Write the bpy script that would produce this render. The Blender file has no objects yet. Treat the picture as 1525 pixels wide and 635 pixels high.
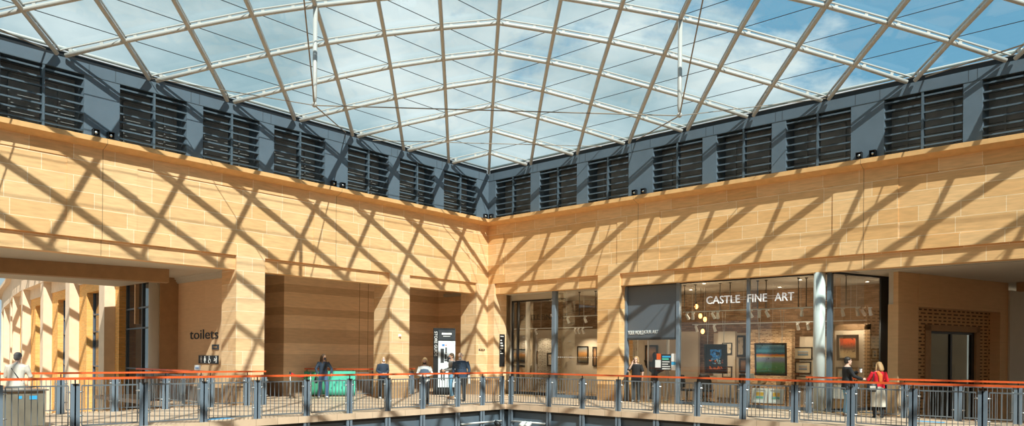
import bpy, bmesh, math, random
from mathutils import Vector, Matrix
C = bpy.context.scene.collection
R = math.radians
random.seed(7)

# ------------------------------------------------------------------ camera
CAM = Vector((22.289, -23.402, 1.6))
RG = Vector((0.7468, 0.6650, 0)); FW = Vector((-0.6650, 0.7468, 0)); UP = Vector((0, 0, 1))
FOC, CX, CY, ROLL = 1109.0, 762.5, 533.0, 0.009
cd = bpy.data.cameras.new('camera'); cam = bpy.data.objects.new('camera', cd); C.objects.link(cam)
cd.sensor_width = 36; cd.lens = 36 * FOC / 1525; cd.shift_y = (CY - 317.5) / 1525
cd.clip_end = 500
rr = RG * math.cos(ROLL) + UP * math.sin(ROLL); uu = UP * math.cos(ROLL) - RG * math.sin(ROLL)
m = Matrix((rr, uu, -FW)).transposed().to_4x4(); m.translation = CAM
cam.matrix_world = m
bpy.context.scene.camera = cam


def proj(p):
    v = Vector(p) - CAM; f = v.dot(FW)
    return CX + FOC * v.dot(RG) / f, CY - FOC * v.z / f, f


# ------------------------------------------------------------------ materials
MATS = {}


def nt(name):
    mt = bpy.data.materials.new(name); mt.use_nodes = True
    t = mt.node_tree; b = t.nodes['Principled BSDF']; MATS[name] = mt
    return mt, t, b


def plain(name, col, rough=.5, metal=0., noise=0.0, scale=8., emit=None, estr=0., spec=None):
    mt, t, b = nt(name)
    b.inputs['Base Color'].default_value = (*col, 1)
    b.inputs['Roughness'].default_value = rough; b.inputs['Metallic'].default_value = metal
    if spec is not None: b.inputs['Specular IOR Level'].default_value = spec
    if noise:
        g = t.nodes.new('ShaderNodeNewGeometry'); n = t.nodes.new('ShaderNodeTexNoise'); n.inputs['Scale'].default_value = scale
        n.inputs['Detail'].default_value = 5
        t.links.new(g.outputs['Position'], n.inputs['Vector'])
        r = t.nodes.new('ShaderNodeValToRGB')
        r.color_ramp.elements[0].position = .3; r.color_ramp.elements[1].position = .7
        r.color_ramp.elements[0].color = (*[c * (1 - noise) for c in col], 1)
        r.color_ramp.elements[1].color = (*[min(1, c * (1 + noise)) for c in col], 1)
        t.links.new(n.outputs['Fac'], r.inputs['Fac']); t.links.new(r.outputs['Color'], b.inputs['Base Color'])
    if emit:
        b.inputs['Emission Color'].default_value = (*emit, 1); b.inputs['Emission Strength'].default_value = estr
    return mt


def N(t, kind, **kw):
    n = t.nodes.new(kind)
    for k, v in kw.items():
        if isinstance(k, str) and hasattr(n, k): setattr(n, k, v)
    return n


def wallvec(t, horiz=False):
    """(x - y, z) brick coordinates that run along either wall of the corner"""
    g = N(t, 'ShaderNodeNewGeometry'); s = N(t, 'ShaderNodeSeparateXYZ'); t.links.new(g.outputs['Position'], s.inputs[0])
    c = N(t, 'ShaderNodeCombineXYZ')
    if horiz:
        t.links.new(s.outputs[0], c.inputs[0]); t.links.new(s.outputs[1], c.inputs[1])
    else:
        a = N(t, 'ShaderNodeMath', operation='SUBTRACT'); t.links.new(s.outputs[0], a.inputs[0]); t.links.new(s.outputs[1], a.inputs[1])
        t.links.new(a.outputs[0], c.inputs[0]); t.links.new(s.outputs[2], c.inputs[1])
    return g, s, c


def masonry(name, c1, c2, mortar, bw=1.05, bh=.43, ms=.008, grain=.12, rough=.8, horiz=False, plinth=None, off=.5, bands=None):
    mt, t, b = nt(name)
    g, s, c = wallvec(t, horiz)
    br = N(t, 'ShaderNodeTexBrick', offset=off, squash=1.35, squash_frequency=3)
    br.inputs['Scale'].default_value = 1; br.inputs['Brick Width'].default_value = bw; br.inputs['Row Height'].default_value = bh
    br.inputs['Mortar Size'].default_value = ms; br.inputs['Mortar Smooth'].default_value = .1; br.inputs['Bias'].default_value = 0
    br.inputs['Color1'].default_value = (*c1, 1); br.inputs['Color2'].default_value = (*c2, 1); br.inputs['Mortar'].default_value = (*mortar, 1)
    t.links.new(c.outputs[0], br.inputs['Vector'])
    mp = N(t, 'ShaderNodeMapping'); mp.inputs['Scale'].default_value = (2.2, 2.2, 16) if not horiz else (3, 3, 3)
    t.links.new(g.outputs['Position'], mp.inputs['Vector'])
    n = N(t, 'ShaderNodeTexNoise'); n.inputs['Scale'].default_value = 1.; n.inputs['Detail'].default_value = 6
    t.links.new(mp.outputs[0], n.inputs['Vector'])
    r = N(t, 'ShaderNodeMapRange'); r.inputs['From Min'].default_value = .25; r.inputs['From Max'].default_value = .75
    r.inputs['To Min'].default_value = 1 - grain; r.inputs['To Max'].default_value = 1 + grain
    t.links.new(n.outputs['Fac'], r.inputs['Value'])
    mx = N(t, 'ShaderNodeMix', data_type='RGBA', blend_type='MULTIPLY'); mx.inputs[0].default_value = 1
    t.links.new(br.outputs['Color'], mx.inputs[6]); t.links.new(r.outputs[0], mx.inputs[7])
    last = mx.outputs[2]
    if plinth:
        k = N(t, 'ShaderNodeMath', operation='LESS_THAN'); k.inputs[1].default_value = plinth[0]
        t.links.new(s.outputs[2], k.inputs[0])
        m2 = N(t, 'ShaderNodeMix', data_type='RGBA', blend_type='MULTIPLY'); t.links.new(k.outputs[0], m2.inputs[0])
        t.links.new(last, m2.inputs[6]); m2.inputs[7].default_value = (*plinth[1], 1); last = m2.outputs[2]
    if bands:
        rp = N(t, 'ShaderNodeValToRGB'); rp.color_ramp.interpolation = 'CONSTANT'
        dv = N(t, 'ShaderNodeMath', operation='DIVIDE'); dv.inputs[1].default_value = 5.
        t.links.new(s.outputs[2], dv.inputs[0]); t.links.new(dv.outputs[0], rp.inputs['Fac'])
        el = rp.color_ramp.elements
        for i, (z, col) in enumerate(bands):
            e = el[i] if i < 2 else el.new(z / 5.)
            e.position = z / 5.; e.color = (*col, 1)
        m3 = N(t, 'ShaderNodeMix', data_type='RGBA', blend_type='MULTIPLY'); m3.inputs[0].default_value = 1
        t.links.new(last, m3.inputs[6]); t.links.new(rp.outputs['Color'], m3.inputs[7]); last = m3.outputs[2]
    t.links.new(last, b.inputs['Base Color']); b.inputs['Roughness'].default_value = rough
    b.inputs['Specular IOR Level'].default_value = .2
    bp = N(t, 'ShaderNodeBump'); bp.inputs['Strength'].default_value = .25; bp.inputs['Distance'].default_value = .004
    iv = N(t, 'ShaderNodeMath', operation='SUBTRACT'); iv.inputs[0].default_value = 1; t.links.new(br.outputs['Fac'], iv.inputs[1])
    t.links.new(iv.outputs[0], bp.inputs['Height']); t.links.new(bp.outputs[0], b.inputs['Normal'])
    return mt


def glass(name, tint, refl=.06, rough=0.0, cap=.5):
    """thin architectural glass: tinted straight transmission plus a mirror reflection that grows at grazing angles"""
    mt, t, b = nt(name); t.nodes.remove(b); out = t.nodes['Material Output']
    tr = N(t, 'ShaderNodeBsdfTransparent'); tr.inputs[0].default_value = (*tint, 1)
    gl = N(t, 'ShaderNodeBsdfGlossy'); gl.inputs['Roughness'].default_value = rough; gl.inputs['Color'].default_value = (1, 1, 1, 1)
    lw = N(t, 'ShaderNodeFresnel'); lw.inputs['IOR'].default_value = 1.45
    ml = N(t, 'ShaderNodeMath', operation='MULTIPLY'); ml.inputs[1].default_value = refl / .035
    mn = N(t, 'ShaderNodeMath', operation='MINIMUM'); mn.inputs[1].default_value = cap
    t.links.new(lw.outputs[0], ml.inputs[0]); t.links.new(ml.outputs[0], mn.inputs[0])
    mx = N(t, 'ShaderNodeMixShader'); t.links.new(mn.outputs[0], mx.inputs[0]); t.links.new(tr.outputs[0], mx.inputs[1]); t.links.new(gl.outputs[0], mx.inputs[2])
    t.links.new(mx.outputs[0], out.inputs[0])
    return mt


STONE = masonry('sandstone', (.755, .42, .17), (.86, .545, .27), (.94, .75, .50), plinth=(.62, (.50, .47, .46)), ms=.0065, grain=.14)
STONE_W = masonry('sandstone_pale', (.775, .455, .205), (.87, .565, .295), (.95, .78, .55), plinth=(.62, (.50, .47, .46)), ms=.0065, grain=.14)
STONE_LIT = masonry('sandstone_bounce_lit', (.79, .505, .265), (.88, .61, .355), (.95, .80, .60), plinth=(.62, (.50, .47, .46)), ms=.0065)  # same sandstone, paler on the columns to carry bounced light in its colour
STONE_IN = masonry('sandstone_plain', (.74, .49, .285), (.78, .525, .31), (.66, .45, .27), bw=1.6, bh=.8, ms=.004, grain=.06, plinth=(.5, (.25, .25, .27)))
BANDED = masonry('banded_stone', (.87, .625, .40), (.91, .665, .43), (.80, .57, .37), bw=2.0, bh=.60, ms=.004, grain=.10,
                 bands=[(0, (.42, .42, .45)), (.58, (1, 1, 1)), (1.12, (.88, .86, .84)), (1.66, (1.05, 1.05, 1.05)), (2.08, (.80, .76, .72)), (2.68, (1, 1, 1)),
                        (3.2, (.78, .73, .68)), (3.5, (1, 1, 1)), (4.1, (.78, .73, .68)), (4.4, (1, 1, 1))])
PERF = masonry('perforated_brick', (.11, .06, .028), (.15, .085, .04), (.60, .37, .18), bw=.17, bh=.115, ms=.036, grain=.06, off=0.)
ORANGE = masonry('orange_brick', (.80, .40, .10), (.88, .50, .16), (.60, .36, .16), bw=.23, bh=.075, ms=.008, grain=.12)
BRICK = masonry('gallery_brick', (.26, .15, .08), (.42, .26, .155), (.22, .16, .115), bw=.23, bh=.078, ms=.010, grain=.35)
BRICKL = masonry('pier_brick', (.24, .12, .055), (.62, .42, .25), (.58, .44, .30), bw=.13, bh=.055, ms=.009, grain=.4)
PAVE = masonry('paving_stone', (.64, .46, .315), (.70, .52, .37), (.46, .33, .23), bw=.6, bh=.6, ms=.008, grain=.08, rough=.45, horiz=True)
LOWERP = masonry('lower_paving', (.60, .44, .30), (.64, .47, .33), (.45, .32, .22), bw=1.2, bh=1.2, ms=.012, grain=.08, horiz=True)
CORN = plain('cornice_stone', (.77, .44, .185), .8, noise=.08, scale=5, spec=.2)
CONC = plain('pale_architrave', (.72, .575, .405), .8, noise=.06, scale=3)
BLUE = plain('blue_grey_paint', (.112, .150, .188), .45, noise=.06, scale=2)
BLUED = plain('dark_slat_paint', (.085, .118, .148), .5)
STEEL = plain('white_steel_paint', (.52, .505, .47), .42)
CABLE = plain('dark_cable', (.05, .055, .06), .4, metal=.3)
RODM = plain('weathered_rod', (.32, .26, .20), .5, metal=.4)
GAL = plain('galvanised_white', (.74, .75, .74), .4)
POSTM = plain('post_grey_paint', (.17, .215, .265), .45)
PICKET = plain('picket_grey_metal', (.20, .225, .245), .4, metal=.3)
CLAMP = plain('stainless', (.75, .75, .74), .25, metal=.9)
ORNG = plain('orange_red_rail', (.80, .125, .030), .4)
BLACK = plain('black_paint', (.015, .016, .018), .45)
DARK = plain('charcoal', (.04, .045, .05), .5)
BACK = plain('grey_siding', (.25, .25, .24), .7, noise=.15, scale=3)
SOFF = plain('beige_soffit', (.60, .545, .45), .8, noise=.03, scale=2)
BROWN = plain('brown_stone_beam', (.40, .235, .11), .75, noise=.08, scale=4)
PLAST = plain('gallery_plaster', (.50, .43, .345), .85)
CEILP = plain('gallery_ceiling_paint', (.52, .46, .38), .85)
WHITE = plain('white_paint', (.90, .90, .88), .4)
PAPER = plain('white_paper', (.85, .85, .84), .7)
COLW = plain('column_white', (.60, .655, .625), .35)
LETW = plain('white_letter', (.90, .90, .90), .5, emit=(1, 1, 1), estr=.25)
LETB = plain('dark_letter', (.012, .012, .012), .5)
GREY = plain('cladding_panel_grey', (.115, .135, .16), .5)
WOODF = plain('gallery_floor_oak', (.42, .27, .14), .4, noise=.2, scale=3)
ROOFG = glass('roof_glass', (.88, .945, .955), refl=.004, cap=.05)
SHOPG = glass('shop_glass', (.93, .94, .92), refl=.03, cap=.3)
DARKG = plain('dark_window_glass', (.028, .036, .045), .04, spec=.8)
LAMPW = plain('lamp_face', (1, .93, .8), .4, emit=(1, .86, .66), estr=9)
BULB = plain('filament_bulb', (1, .6, .25), .4, emit=(1, .42, .10), estr=7)
TEAL = plain('teal_board', (.10, .58, .42), .5, noise=.05)
TEALD = plain('green_board', (.045, .30, .17), .5)
CHROME = plain('brushed_steel', (.62, .62, .61), .3, metal=.9)
CABM = plain('bronze_cabinet', (.36, .32, .25), .4, metal=.5, noise=.2, scale=1.5)
BLUEST = plain('blue_sticker', (.05, .42, .78), .5)
RED = plain('red_belt', (.80, .02, .04), .5)


# ------------------------------------------------------------------ mesh building
class MB:
    def __init__(s): s.v = []; s.f = []; s.mi = []; s.m = 0

    def add(s, vs, fs):
        o = len(s.v); s.v += [Vector(v) for v in vs]; s.f += [[i + o for i in f] for f in fs]; s.mi += [s.m] * len(fs)
        return s

    def box(s, x0, x1, y0, y1, z0, z1):
        return s.add([(x0, y0, z0), (x1, y0, z0), (x1, y1, z0), (x0, y1, z0), (x0, y0, z1), (x1, y0, z1), (x1, y1, z1), (x0, y1, z1)],
                     [(3, 2, 1, 0), (4, 5, 6, 7), (0, 1, 5, 4), (1, 2, 6, 5), (2, 3, 7, 6), (3, 0, 4, 7)])

    def prism(s, poly, axis, a, b):
        """poly of 2-D points extruded along axis from a to b (axis 0: points are (y,z), 1: (x,z), 2: (x,y))"""
        def P(p, t): return {0: (t, p[0], p[1]), 1: (p[0], t, p[1]), 2: (p[0], p[1], t)}[axis]
        n = len(poly)
        return s.add([P(p, a) for p in poly] + [P(p, b) for p in poly],
                     [list(range(n))[::-1], list(range(n, 2 * n))] + [(i, (i + 1) % n, n + (i + 1) % n, n + i) for i in range(n)])

    def bar(s, a, b, w, h, up=Vector((0, 0, 1))):
        """rectangular bar from a to b, w wide, h high (h along up)"""
        a = Vector(a); b = Vector(b); d = (b - a).normalized(); sd = d.cross(up)
        if sd.length < 1e-4: sd = Vector((1, 0, 0))
        sd.normalize(); u2 = sd.cross(d)
        q = [a + sd * (i * w / 2) + u2 * (j * h / 2) for i, j in ((-1, -1), (1, -1), (1, 1), (-1, 1))]
        q2 = [p + (b - a) for p in q]
        return s.add(q + q2, [(3, 2, 1, 0), (4, 5, 6, 7), (0, 1, 5, 4), (1, 2, 6, 5), (2, 3, 7, 6), (3, 0, 4, 7)])

    def tube(s, pts, rad, n=8, flat=None):
        """capped round tube through pts; rad a number or one per point; flat scales the section (side, up)"""
        pts = [Vector(p) for p in pts]; k = len(pts)
        rs = rad if isinstance(rad, (list, tuple)) else [rad] * k
        fs = flat or (1, 1); base = len(s.v)
        ref = Vector((0, 0, 1))
        d0 = (pts[-1] - pts[0]).normalized()
        if abs(d0.z) > .9: ref = Vector((0, 1, 0))
        for i, p in enumerate(pts):
            d = (pts[min(i + 1, k - 1)] - pts[max(i - 1, 0)]).normalized()
            sd = d.cross(ref).normalized(); u = sd.cross(d)
            for j in range(n):
                a = 2 * math.pi * j / n
                s.v.append(p + sd * (math.cos(a) * rs[i] * fs[0]) + u * (math.sin(a) * rs[i] * fs[1]))
        for i in range(k - 1):
            for j in range(n):
                s.f.append([base + i * n + j, base + i * n + (j + 1) % n, base + (i + 1) * n + (j + 1) % n, base + (i + 1) * n + j]); s.mi.append(s.m)
        s.f.append([base + j for j in range(n)][::-1]); s.f.append([base + (k - 1) * n + j for j in range(n)]); s.mi += [s.m, s.m]
        return s

    def rings(s, rg):
        """closed loft through rings [(centre, rx, ry)] lying in horizontal-ish planes"""
        n = 16; base = len(s.v); k = len(rg)
        for c, rx, ry in rg:
            c = Vector(c)
            for j in range(n):
                a = 2 * math.pi * j / n
                s.v.append(c + Vector((math.cos(a) * rx, math.sin(a) * ry, 0)))
        for i in range(k - 1):
            for j in range(n):
                s.f.append([base + i * n + j, base + i * n + (j + 1) % n, base + (i + 1) * n + (j + 1) % n, base + (i + 1) * n + j]); s.mi.append(s.m)
        s.f.append([base + j for j in range(n)][::-1]); s.f.append([base + (k - 1) * n + j for j in range(n)]); s.mi += [s.m, s.m]
        return s

    def ball(s, c, rx, ry=None, rz=None, n=12, m=8):
        ry = ry or rx; rz = rz or rx; c = Vector(c); base = len(s.v)
        s.v.append(c + Vector((0, 0, -rz)))
        for i in range(1, m):
            t = math.pi * i / m
            for j in range(n):
                a = 2 * math.pi * j / n
                s.v.append(c + Vector((math.cos(a) * math.sin(t) * rx, math.sin(a) * math.sin(t) * ry, -math.cos(t) * rz)))
        s.v.append(c + Vector((0, 0, rz))); top = len(s.v) - 1
        for j in range(n):
            s.f.append([base, base + 1 + (j + 1) % n, base + 1 + j]); s.mi.append(s.m)
            s.f.append([top, base + 1 + (m - 2) * n + j, base + 1 + (m - 2) * n + (j + 1) % n]); s.mi.append(s.m)
        for i in range(m - 2):
            for j in range(n):
                a = base + 1 + i * n
                s.f.append([a + j, a + (j + 1) % n, a + n + (j + 1) % n, a + n + j]); s.mi.append(s.m)
        return s

    def xf(s, mat): s.v = [mat @ v for v in s.v]; return s

    def mesh(s, name, org=Vector((0, 0, 0))):
        me = bpy.data.meshes.new(name); me.from_pydata([tuple(v - org) for v in s.v], [], s.f)
        for p, i in zip(me.polygons, s.mi): p.material_index = i
        return me

    def build(s, name, mat, parent=None, smooth=False, org=None, bevel=0):
        if org is None: org = root_loc(parent) if parent else Vector((0, 0, 0))
        me = s.mesh(name, Vector(org))
        for mm in (mat if isinstance(mat, (list, tuple)) else [mat]): me.materials.append(mm)
        if smooth: me.shade_smooth() if hasattr(me, 'shade_smooth') else None
        o = bpy.data.objects.new(name, me); C.objects.link(o)
        if parent: o.parent = parent
        else: o.location = org
        if smooth:
            for p in me.polygons: p.use_smooth = True
        if bevel:
            md = o.modifiers.new('bevel', 'BEVEL'); md.width = bevel; md.segments = 1; md.limit_method = 'ANGLE'
        return o


def root_loc(o):
    while o.parent: o = o.parent
    return Vector(o.location)


def tag(o, label=None, cat=None, group=None, kind=None):
    if label: o['label'] = label
    if cat: o['category'] = cat
    if group: o['group'] = group
    if kind: o['kind'] = kind
    return o


def thing(name, loc, label, cat, group=None, kind=None):
    o = bpy.data.objects.new(name, None); C.objects.link(o); o.location = loc; o.empty_display_size = .2
    return tag(o, label, cat, group, kind)


def text(name, body, size, mat, frame, parent=None, ext=.006, align='LEFT', sx=1.0):
    """lettering as a mesh; frame = (origin, right, up)"""
    cu = bpy.data.curves.new(name, 'FONT'); cu.body = body; cu.size = size; cu.extrude = ext; cu.align_x = align; cu.resolution_u = 3
    tmp = bpy.data.objects.new(name + '_c', cu); C.objects.link(tmp)
    dg = bpy.context.evaluated_depsgraph_get(); me = bpy.data.meshes.new_from_object(tmp.evaluated_get(dg))
    C.objects.unlink(tmp); bpy.data.objects.remove(tmp)
    o0, r, u = (Vector(q) for q in frame); r.normalize(); u.normalize(); n = r.cross(u)
    M = Matrix((r * sx, u, n)).transposed().to_4x4(); M.translation = o0 - (root_loc(parent) if parent else Vector((0, 0, 0)))
    me.transform(M); me.materials.clear(); me.materials.append(mat)
    ob = bpy.data.objects.new(name, me); C.objects.link(ob)
    if parent: ob.parent = parent
    return ob


def un(px, py, ax, val):
    """the point where the sight line of a pixel of the photograph meets the plane of a wall"""
    dx, dy = px - CX, py - CY; c, s = math.cos(ROLL), math.sin(ROLL)
    x, y = c * dx + s * dy, -s * dx + c * dy
    d = RG * x / FOC + FW - UP * y / FOC
    return CAM + d * ((val - CAM[ax]) / d[ax])



Xv, Zv = Vector((1, 0, 0)), Vector((0, 0, 1))


def fit(nm, body, x0, x1, z0, cap, mat, y, parent=None, ext=.008):
    o = text(nm, body, 1.0, mat, ((0, 0, 0), Xv, Zv), ext=ext)
    xs = [v.co.x for v in o.data.vertices]; zs = [v.co.z for v in o.data.vertices]
    sx_ = (x1 - x0) / (max(xs) - min(xs)); sz = cap / (max(zs) - min(zs)); mx_, mz = min(xs), min(zs)
    off = root_loc(parent) if parent else Vector((0, 0, 0))
    for v in o.data.vertices:
        v.co = Vector(((v.co.x - mx_) * sx_ + x0, v.co.y + y, (v.co.z - mz) * sz + z0)) - off
    if parent: o.parent = parent
    return o




ORD = ['first', 'second', 'third', 'fourth', 'fifth', 'sixth', 'seventh', 'eighth', 'ninth', 'tenth', 'eleventh', 'twelfth', 'thirteenth', 'fourteenth', 'fifteenth']

CLOUD_OFF = (0.35, 0.2, 0.1); SKY_STR = 1.08; SUN_STR = 7.1; SKY_SUNSIDE = 1.15; EXPO = 0.0; SPOT_E = 55; FILL_E = 22

# ------------------------------------------------------------------ setting: floors
FL = MB()
FL.box(.15, 5.2, -26, -.0, -.14, 0).box(-9, .15, -12.6, .9, -.14, 0).box(5.2, 26, -4.5, .0, -.14, 0).box(.15, 5.2, -.0, .0, -.14, 0)
fo = tag(FL.build('floor', PAVE), 'pale paved walkway along both walls of the courtyard', 'floor', kind='structure')
GF = MB(); GF.box(-3.3, 15.4, .45, 8.0, -.16, -.002).box(.15, 14.4, 0, .45, -.14, 0)
GF.build('gallery_floor', WOODF, fo)
EDG = MB(); EDG.box(5.2, 5.24, -26, -4.46, -.16, .012).box(5.2, 26, -4.5, -4.54, -.16, .012).box(.10, .15, -26, -12.6, -.2, .02).box(16.1, 26, -.02, .03, -.2, .02)
EDG.build('floor_edge', PAVE, fo)
lo = MB().box(-60, 40, -40, 20, -5.2, -5).build('ground', LOWERP); tag(lo, 'stone paved lower court far below the walkway', 'ground', kind='structure')

# ------------------------------------------------------------------ stone walls
LEND, REND = -26.0, 26.0
LCOL = [(-11.57, -10.58), (-5.38, -4.40), (-.68, 0)]
wl = thing('wall_left', (0, -12, 0), 'honey sandstone wall on the left with open bays below and slatted band above', 'wall', kind='structure')
wr = thing('wall_right', (12, 0, 0), 'honey sandstone wall on the right above the gallery front', 'wall', kind='structure')
PZ = (5.12, 6.92)


def upper(parent, side, mat):
    b = MB()
    def bx(s0, s1, d0, d1, z0, z1):   # s along the wall from the corner, d out from it
        if side == 'L': b.box(d0, d1, -s1, -s0, z0, z1)
        else: b.box(s0, s1, -d1, -d0, z0, z1)
    E_ = 26
    bx(0, E_, -.8, -.022, 4.78, 7.28)
    bx(0, E_, -.022, 0, 4.78, PZ[0]); bx(0, E_, -.022, 0, PZ[1], 7.28)
    for a, c in ([(0, .9), (6.92, 8.74), (14.61, 16.43), (22.4, 24.2)] if side == 'L' else [(0, .9), (6.66, 8.47), (14.47, 16.3), (22.3, 24.1)]):
        bx(a, c, -.022, 0, PZ[0], PZ[1])
    b.build('stone_facing', mat, parent)
    b = MB()
    for s in ([7.83, 15.54] if side == 'L' else [7.57, 15.36]):
        z0 = 4.335 if s > 11 else 4.79
        dd = .003
        if side == 'L': b.box(-.02, dd, -s - .009, -s + .009, 4.79, 7.28)
        else: b.box(s - .009, s + .009, -dd, .02, 4.79, 7.28)
        if s > 11:
            if side == 'L': b.box(-.12, -.087, -s - .009, -s + .009, 4.335, 4.78)
            else: b.box(s - .009, s + .009, .087, .12, 4.335, 4.78)
    b.build('expansion_joint', BROWN, parent)
    prof = [(-.05, 7.28), (.005, 7.28), (.10, 7.295), (.33, 7.385), (.33, 7.52), (-.05, 7.565)]
    n = len(prof); v = []
    for d, z in prof: v.append((d, -d, z))
    for d, z in prof: v.append((d, -E_, z) if side == 'L' else (E_, -d, z))
    f = [list(range(n)), list(range(n, 2 * n))[::-1]] + [(i, n + i, n + (i + 1) % n, (i + 1) % n) for i in range(n)]
    MB().add(v, f).build('cornice', CORN, parent)
    b = MB()
    for s in ([7.83, 15.54, 23.3] if side == 'L' else [7.57, 15.36, 23.2]):
        pr = [(d + .003 if d > 0 else d, z + (.003 if z > 7.5 else -.003)) for d, z in prof]
        if side == 'L': b.prism(pr, 1, -s - .008, -s + .008)
        else: b.prism([(-d, z) for d, z in pr], 0, s - .008, s + .008)
    b.build('cornice_joint', BROWN, parent)


upper(wl, 'L', STONE_W); upper(wr, 'R', STONE)
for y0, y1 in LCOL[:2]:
    b = MB().box(-.95, 0, y0, y1, -.0, 4.78); b.build('column', STONE_LIT, wl)
MB().prism([(0, 0), (0, -.68), (-.95, -.68), (-.95, .0), (-.95, 1.06), (.39, 1.06), (.39, 0)], 2, 0, 4.78).build('column', STONE_LIT, wl)
MB().box(5.8, 6.79, 0, .95, 0, 4.78).build('column', STONE, wr)
for y0, y1 in [(LEND, -11.57), (-10.58, -5.38), (-4.40, -.68)]:
    MB().box(-.45, -.09, y0, y1, 4.33, 4.79).build('lintel', STONE_W, wl)
for x0, x1 in [(.39, 5.8), (6.79, REND)]:
    MB().box(x0, x1, .09, .45, 4.33, 4.79).build('lintel', STONE, wr)

# soffits over the two wide passages and over the recessed bays
SO = MB(); SO.box(-10, -.45, LEND, -11.36, 4.36, 4.6).box(-10, -.45, -11.36, .6, 4.78, 4.95)
so = tag(SO.build('ceiling_left', SOFF), 'beige plaster soffit over the open passage in the left wall', 'ceiling', kind='structure')
SO = MB(); SO.box(14.9, REND, .45, 16, 4.36, 4.6)
so2 = tag(SO.build('ceiling_right', SOFF), 'beige plaster soffit over the passage at the right', 'ceiling', kind='structure')
MB().bar((19.5, 6.6, 4.358), (26, 5.2, 4.358), .02, .006).build('soffit_joint', DARK, so2)
MB().bar((15.3, .95, 4.358), (26, .95, 4.358), .012, .006).build('soffit_joint', DARK, so2)

# ------------------------------------------------------------------ slatted band over the cornice
BAYL = [(.72, 2.63), (3.15, 4.95), (5.48, 7.35), (8.31, 10.29), (10.82, 12.70), (13.20, 15.11), (16.03, 17.98), (18.45, 20.3)]
BAYR = [(.42, 2.39), (2.86, 4.76), (5.28, 7.14), (8.17, 10.12), (10.64, 12.55), (13.01, 14.98), (15.90, 17.91), (18.36, 20.3)]
win = 0
for side, bays, par in (('L', BAYL, wl), ('R', BAYR, wr)):
    def fr(b, s0, s1, d0, d1, z0, z1):
        if side == 'L': b.box(d0, d1, -s1, -s0, z0, z1)
        else: b.box(s0, s1, -d1, -d0, z0, z1)
    if side == 'L':
        tr = thing('trim_1', (0, -10, 7.5), 'blue grey metal cladding band above the cornice of the left wall', 'cladding', kind='structure')
    else:
        tr = thing('trim_2', (10, 0, 7.5), 'blue grey metal cladding band above the cornice of the right wall', 'cladding', kind='structure')
    fr0 = MB(); fr(fr0, 0, 26, -.5, -.0, 9.24, 9.55); fr0.build('fascia', BLUE, tr)
    sl = MB(); fr(sl, 0, 26, -.6, .012, 9.225, 9.245); sl.build('fascia_lip', BLUED, tr)
    jt = MB()
    for s0, s1 in bays:
        for s in (s0 - .12, s1 + .12): fr(jt, s - .006, s + .006, -.01, .003, 9.25, 9.55)
    jt.build('fascia_joint', DARK, tr)
    edges = [0] + [q for ab in bays for q in ab] + [26]
    for k in range(0, len(edges), 2):
        b = MB(); s0, s1 = edges[k], edges[k + 1]
        # pillar with splayed cheeks
        if side == 'L': b.prism([(.0, -s0), (.0, -s1), (-.22, -s1 - .06), (-.55, -s1 - .06), (-.55, -s0 + .06 * (s0 > 0)), (-.22, -s0 + .06 * (s0 > 0))], 2, 7.5, 9.235)
        else: b.prism([(s0, 0), (s1, 0), (s1 + .06, .22), (s1 + .06, .55), (s0 - .06 * (s0 > 0), .55), (s0 - .06 * (s0 > 0), .22)], 2, 7.5, 9.235)
        b.build('cladding_pillar', BLUE, tr)
    gt = MB(); fr(gt, 0, 26, -.5, -.10, 9.55, 9.72); gt.build('gutter', BLACK, tr)
    ft = MB(); fr(ft, 0, 26, -.22, -.12, 9.72, 9.75); ft.build('flashing', STEEL, tr)
    bk = MB(); fr(bk, 0, 26, -1.1, -.9, 7.2, 9.72); bk.build('light_block', DARK, tr)  # unseen box added behind the slatted band to block light
    for i, (s0, s1) in enumerate(bays):
        win += 1
        c = (s0 + s1) / 2
        loc = (0, -c, 7.56) if side == 'L' else (c, 0, 7.56)
        w = thing('window_%d' % win, loc, 'slatted dark louvre opening, %s from the corner on the %s wall' % (ORD[i], 'left' if side == 'L' else 'right'), 'louvre window', kind='structure')
        b = MB(); fr(b, s0, s1, -.62, -.58, 7.5, 9.24); b.build('back_panel', BACK, w)
        b = MB()
        for z in [7.72 + .21 * q for q in range(8)]: fr(b, s0, s1, -.585, -.572, z, z + .012)
        b.build('panel_groove', BLACK, w)
        b = MB(); off = .3 if side == 'L' else -.3
        for q0, q1, z0, z1 in ((c - .55, c - .5, 7.5, 8.95), (c + .62, c + .67, 7.5, 8.95), (c - .55, c + .67, 8.92, 8.96)):
            fr(b, q0, q1, -.57, -.53, z0, z1)
        b.build('inner_frame', BACK, w)
        b = MB()
        for q in range(7):
            z = 7.68 + .235 * q
            pr = [(-.02, z), (-.02, z + .045), (-.17, z + .045), (-.17, z + .03)]
            if side == 'L': b.prism(pr, 1, -s1, -s0)
            else: b.prism([(-d, zz) for d, zz in pr], 0, s0, s1)
        b.build('louvre_slats', BLUED, w)
        b = MB(); fr(b, c - .03, c + .03, -.2, .0, 7.5, 9.24); b.build('mullion', BLUED, w)
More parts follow.
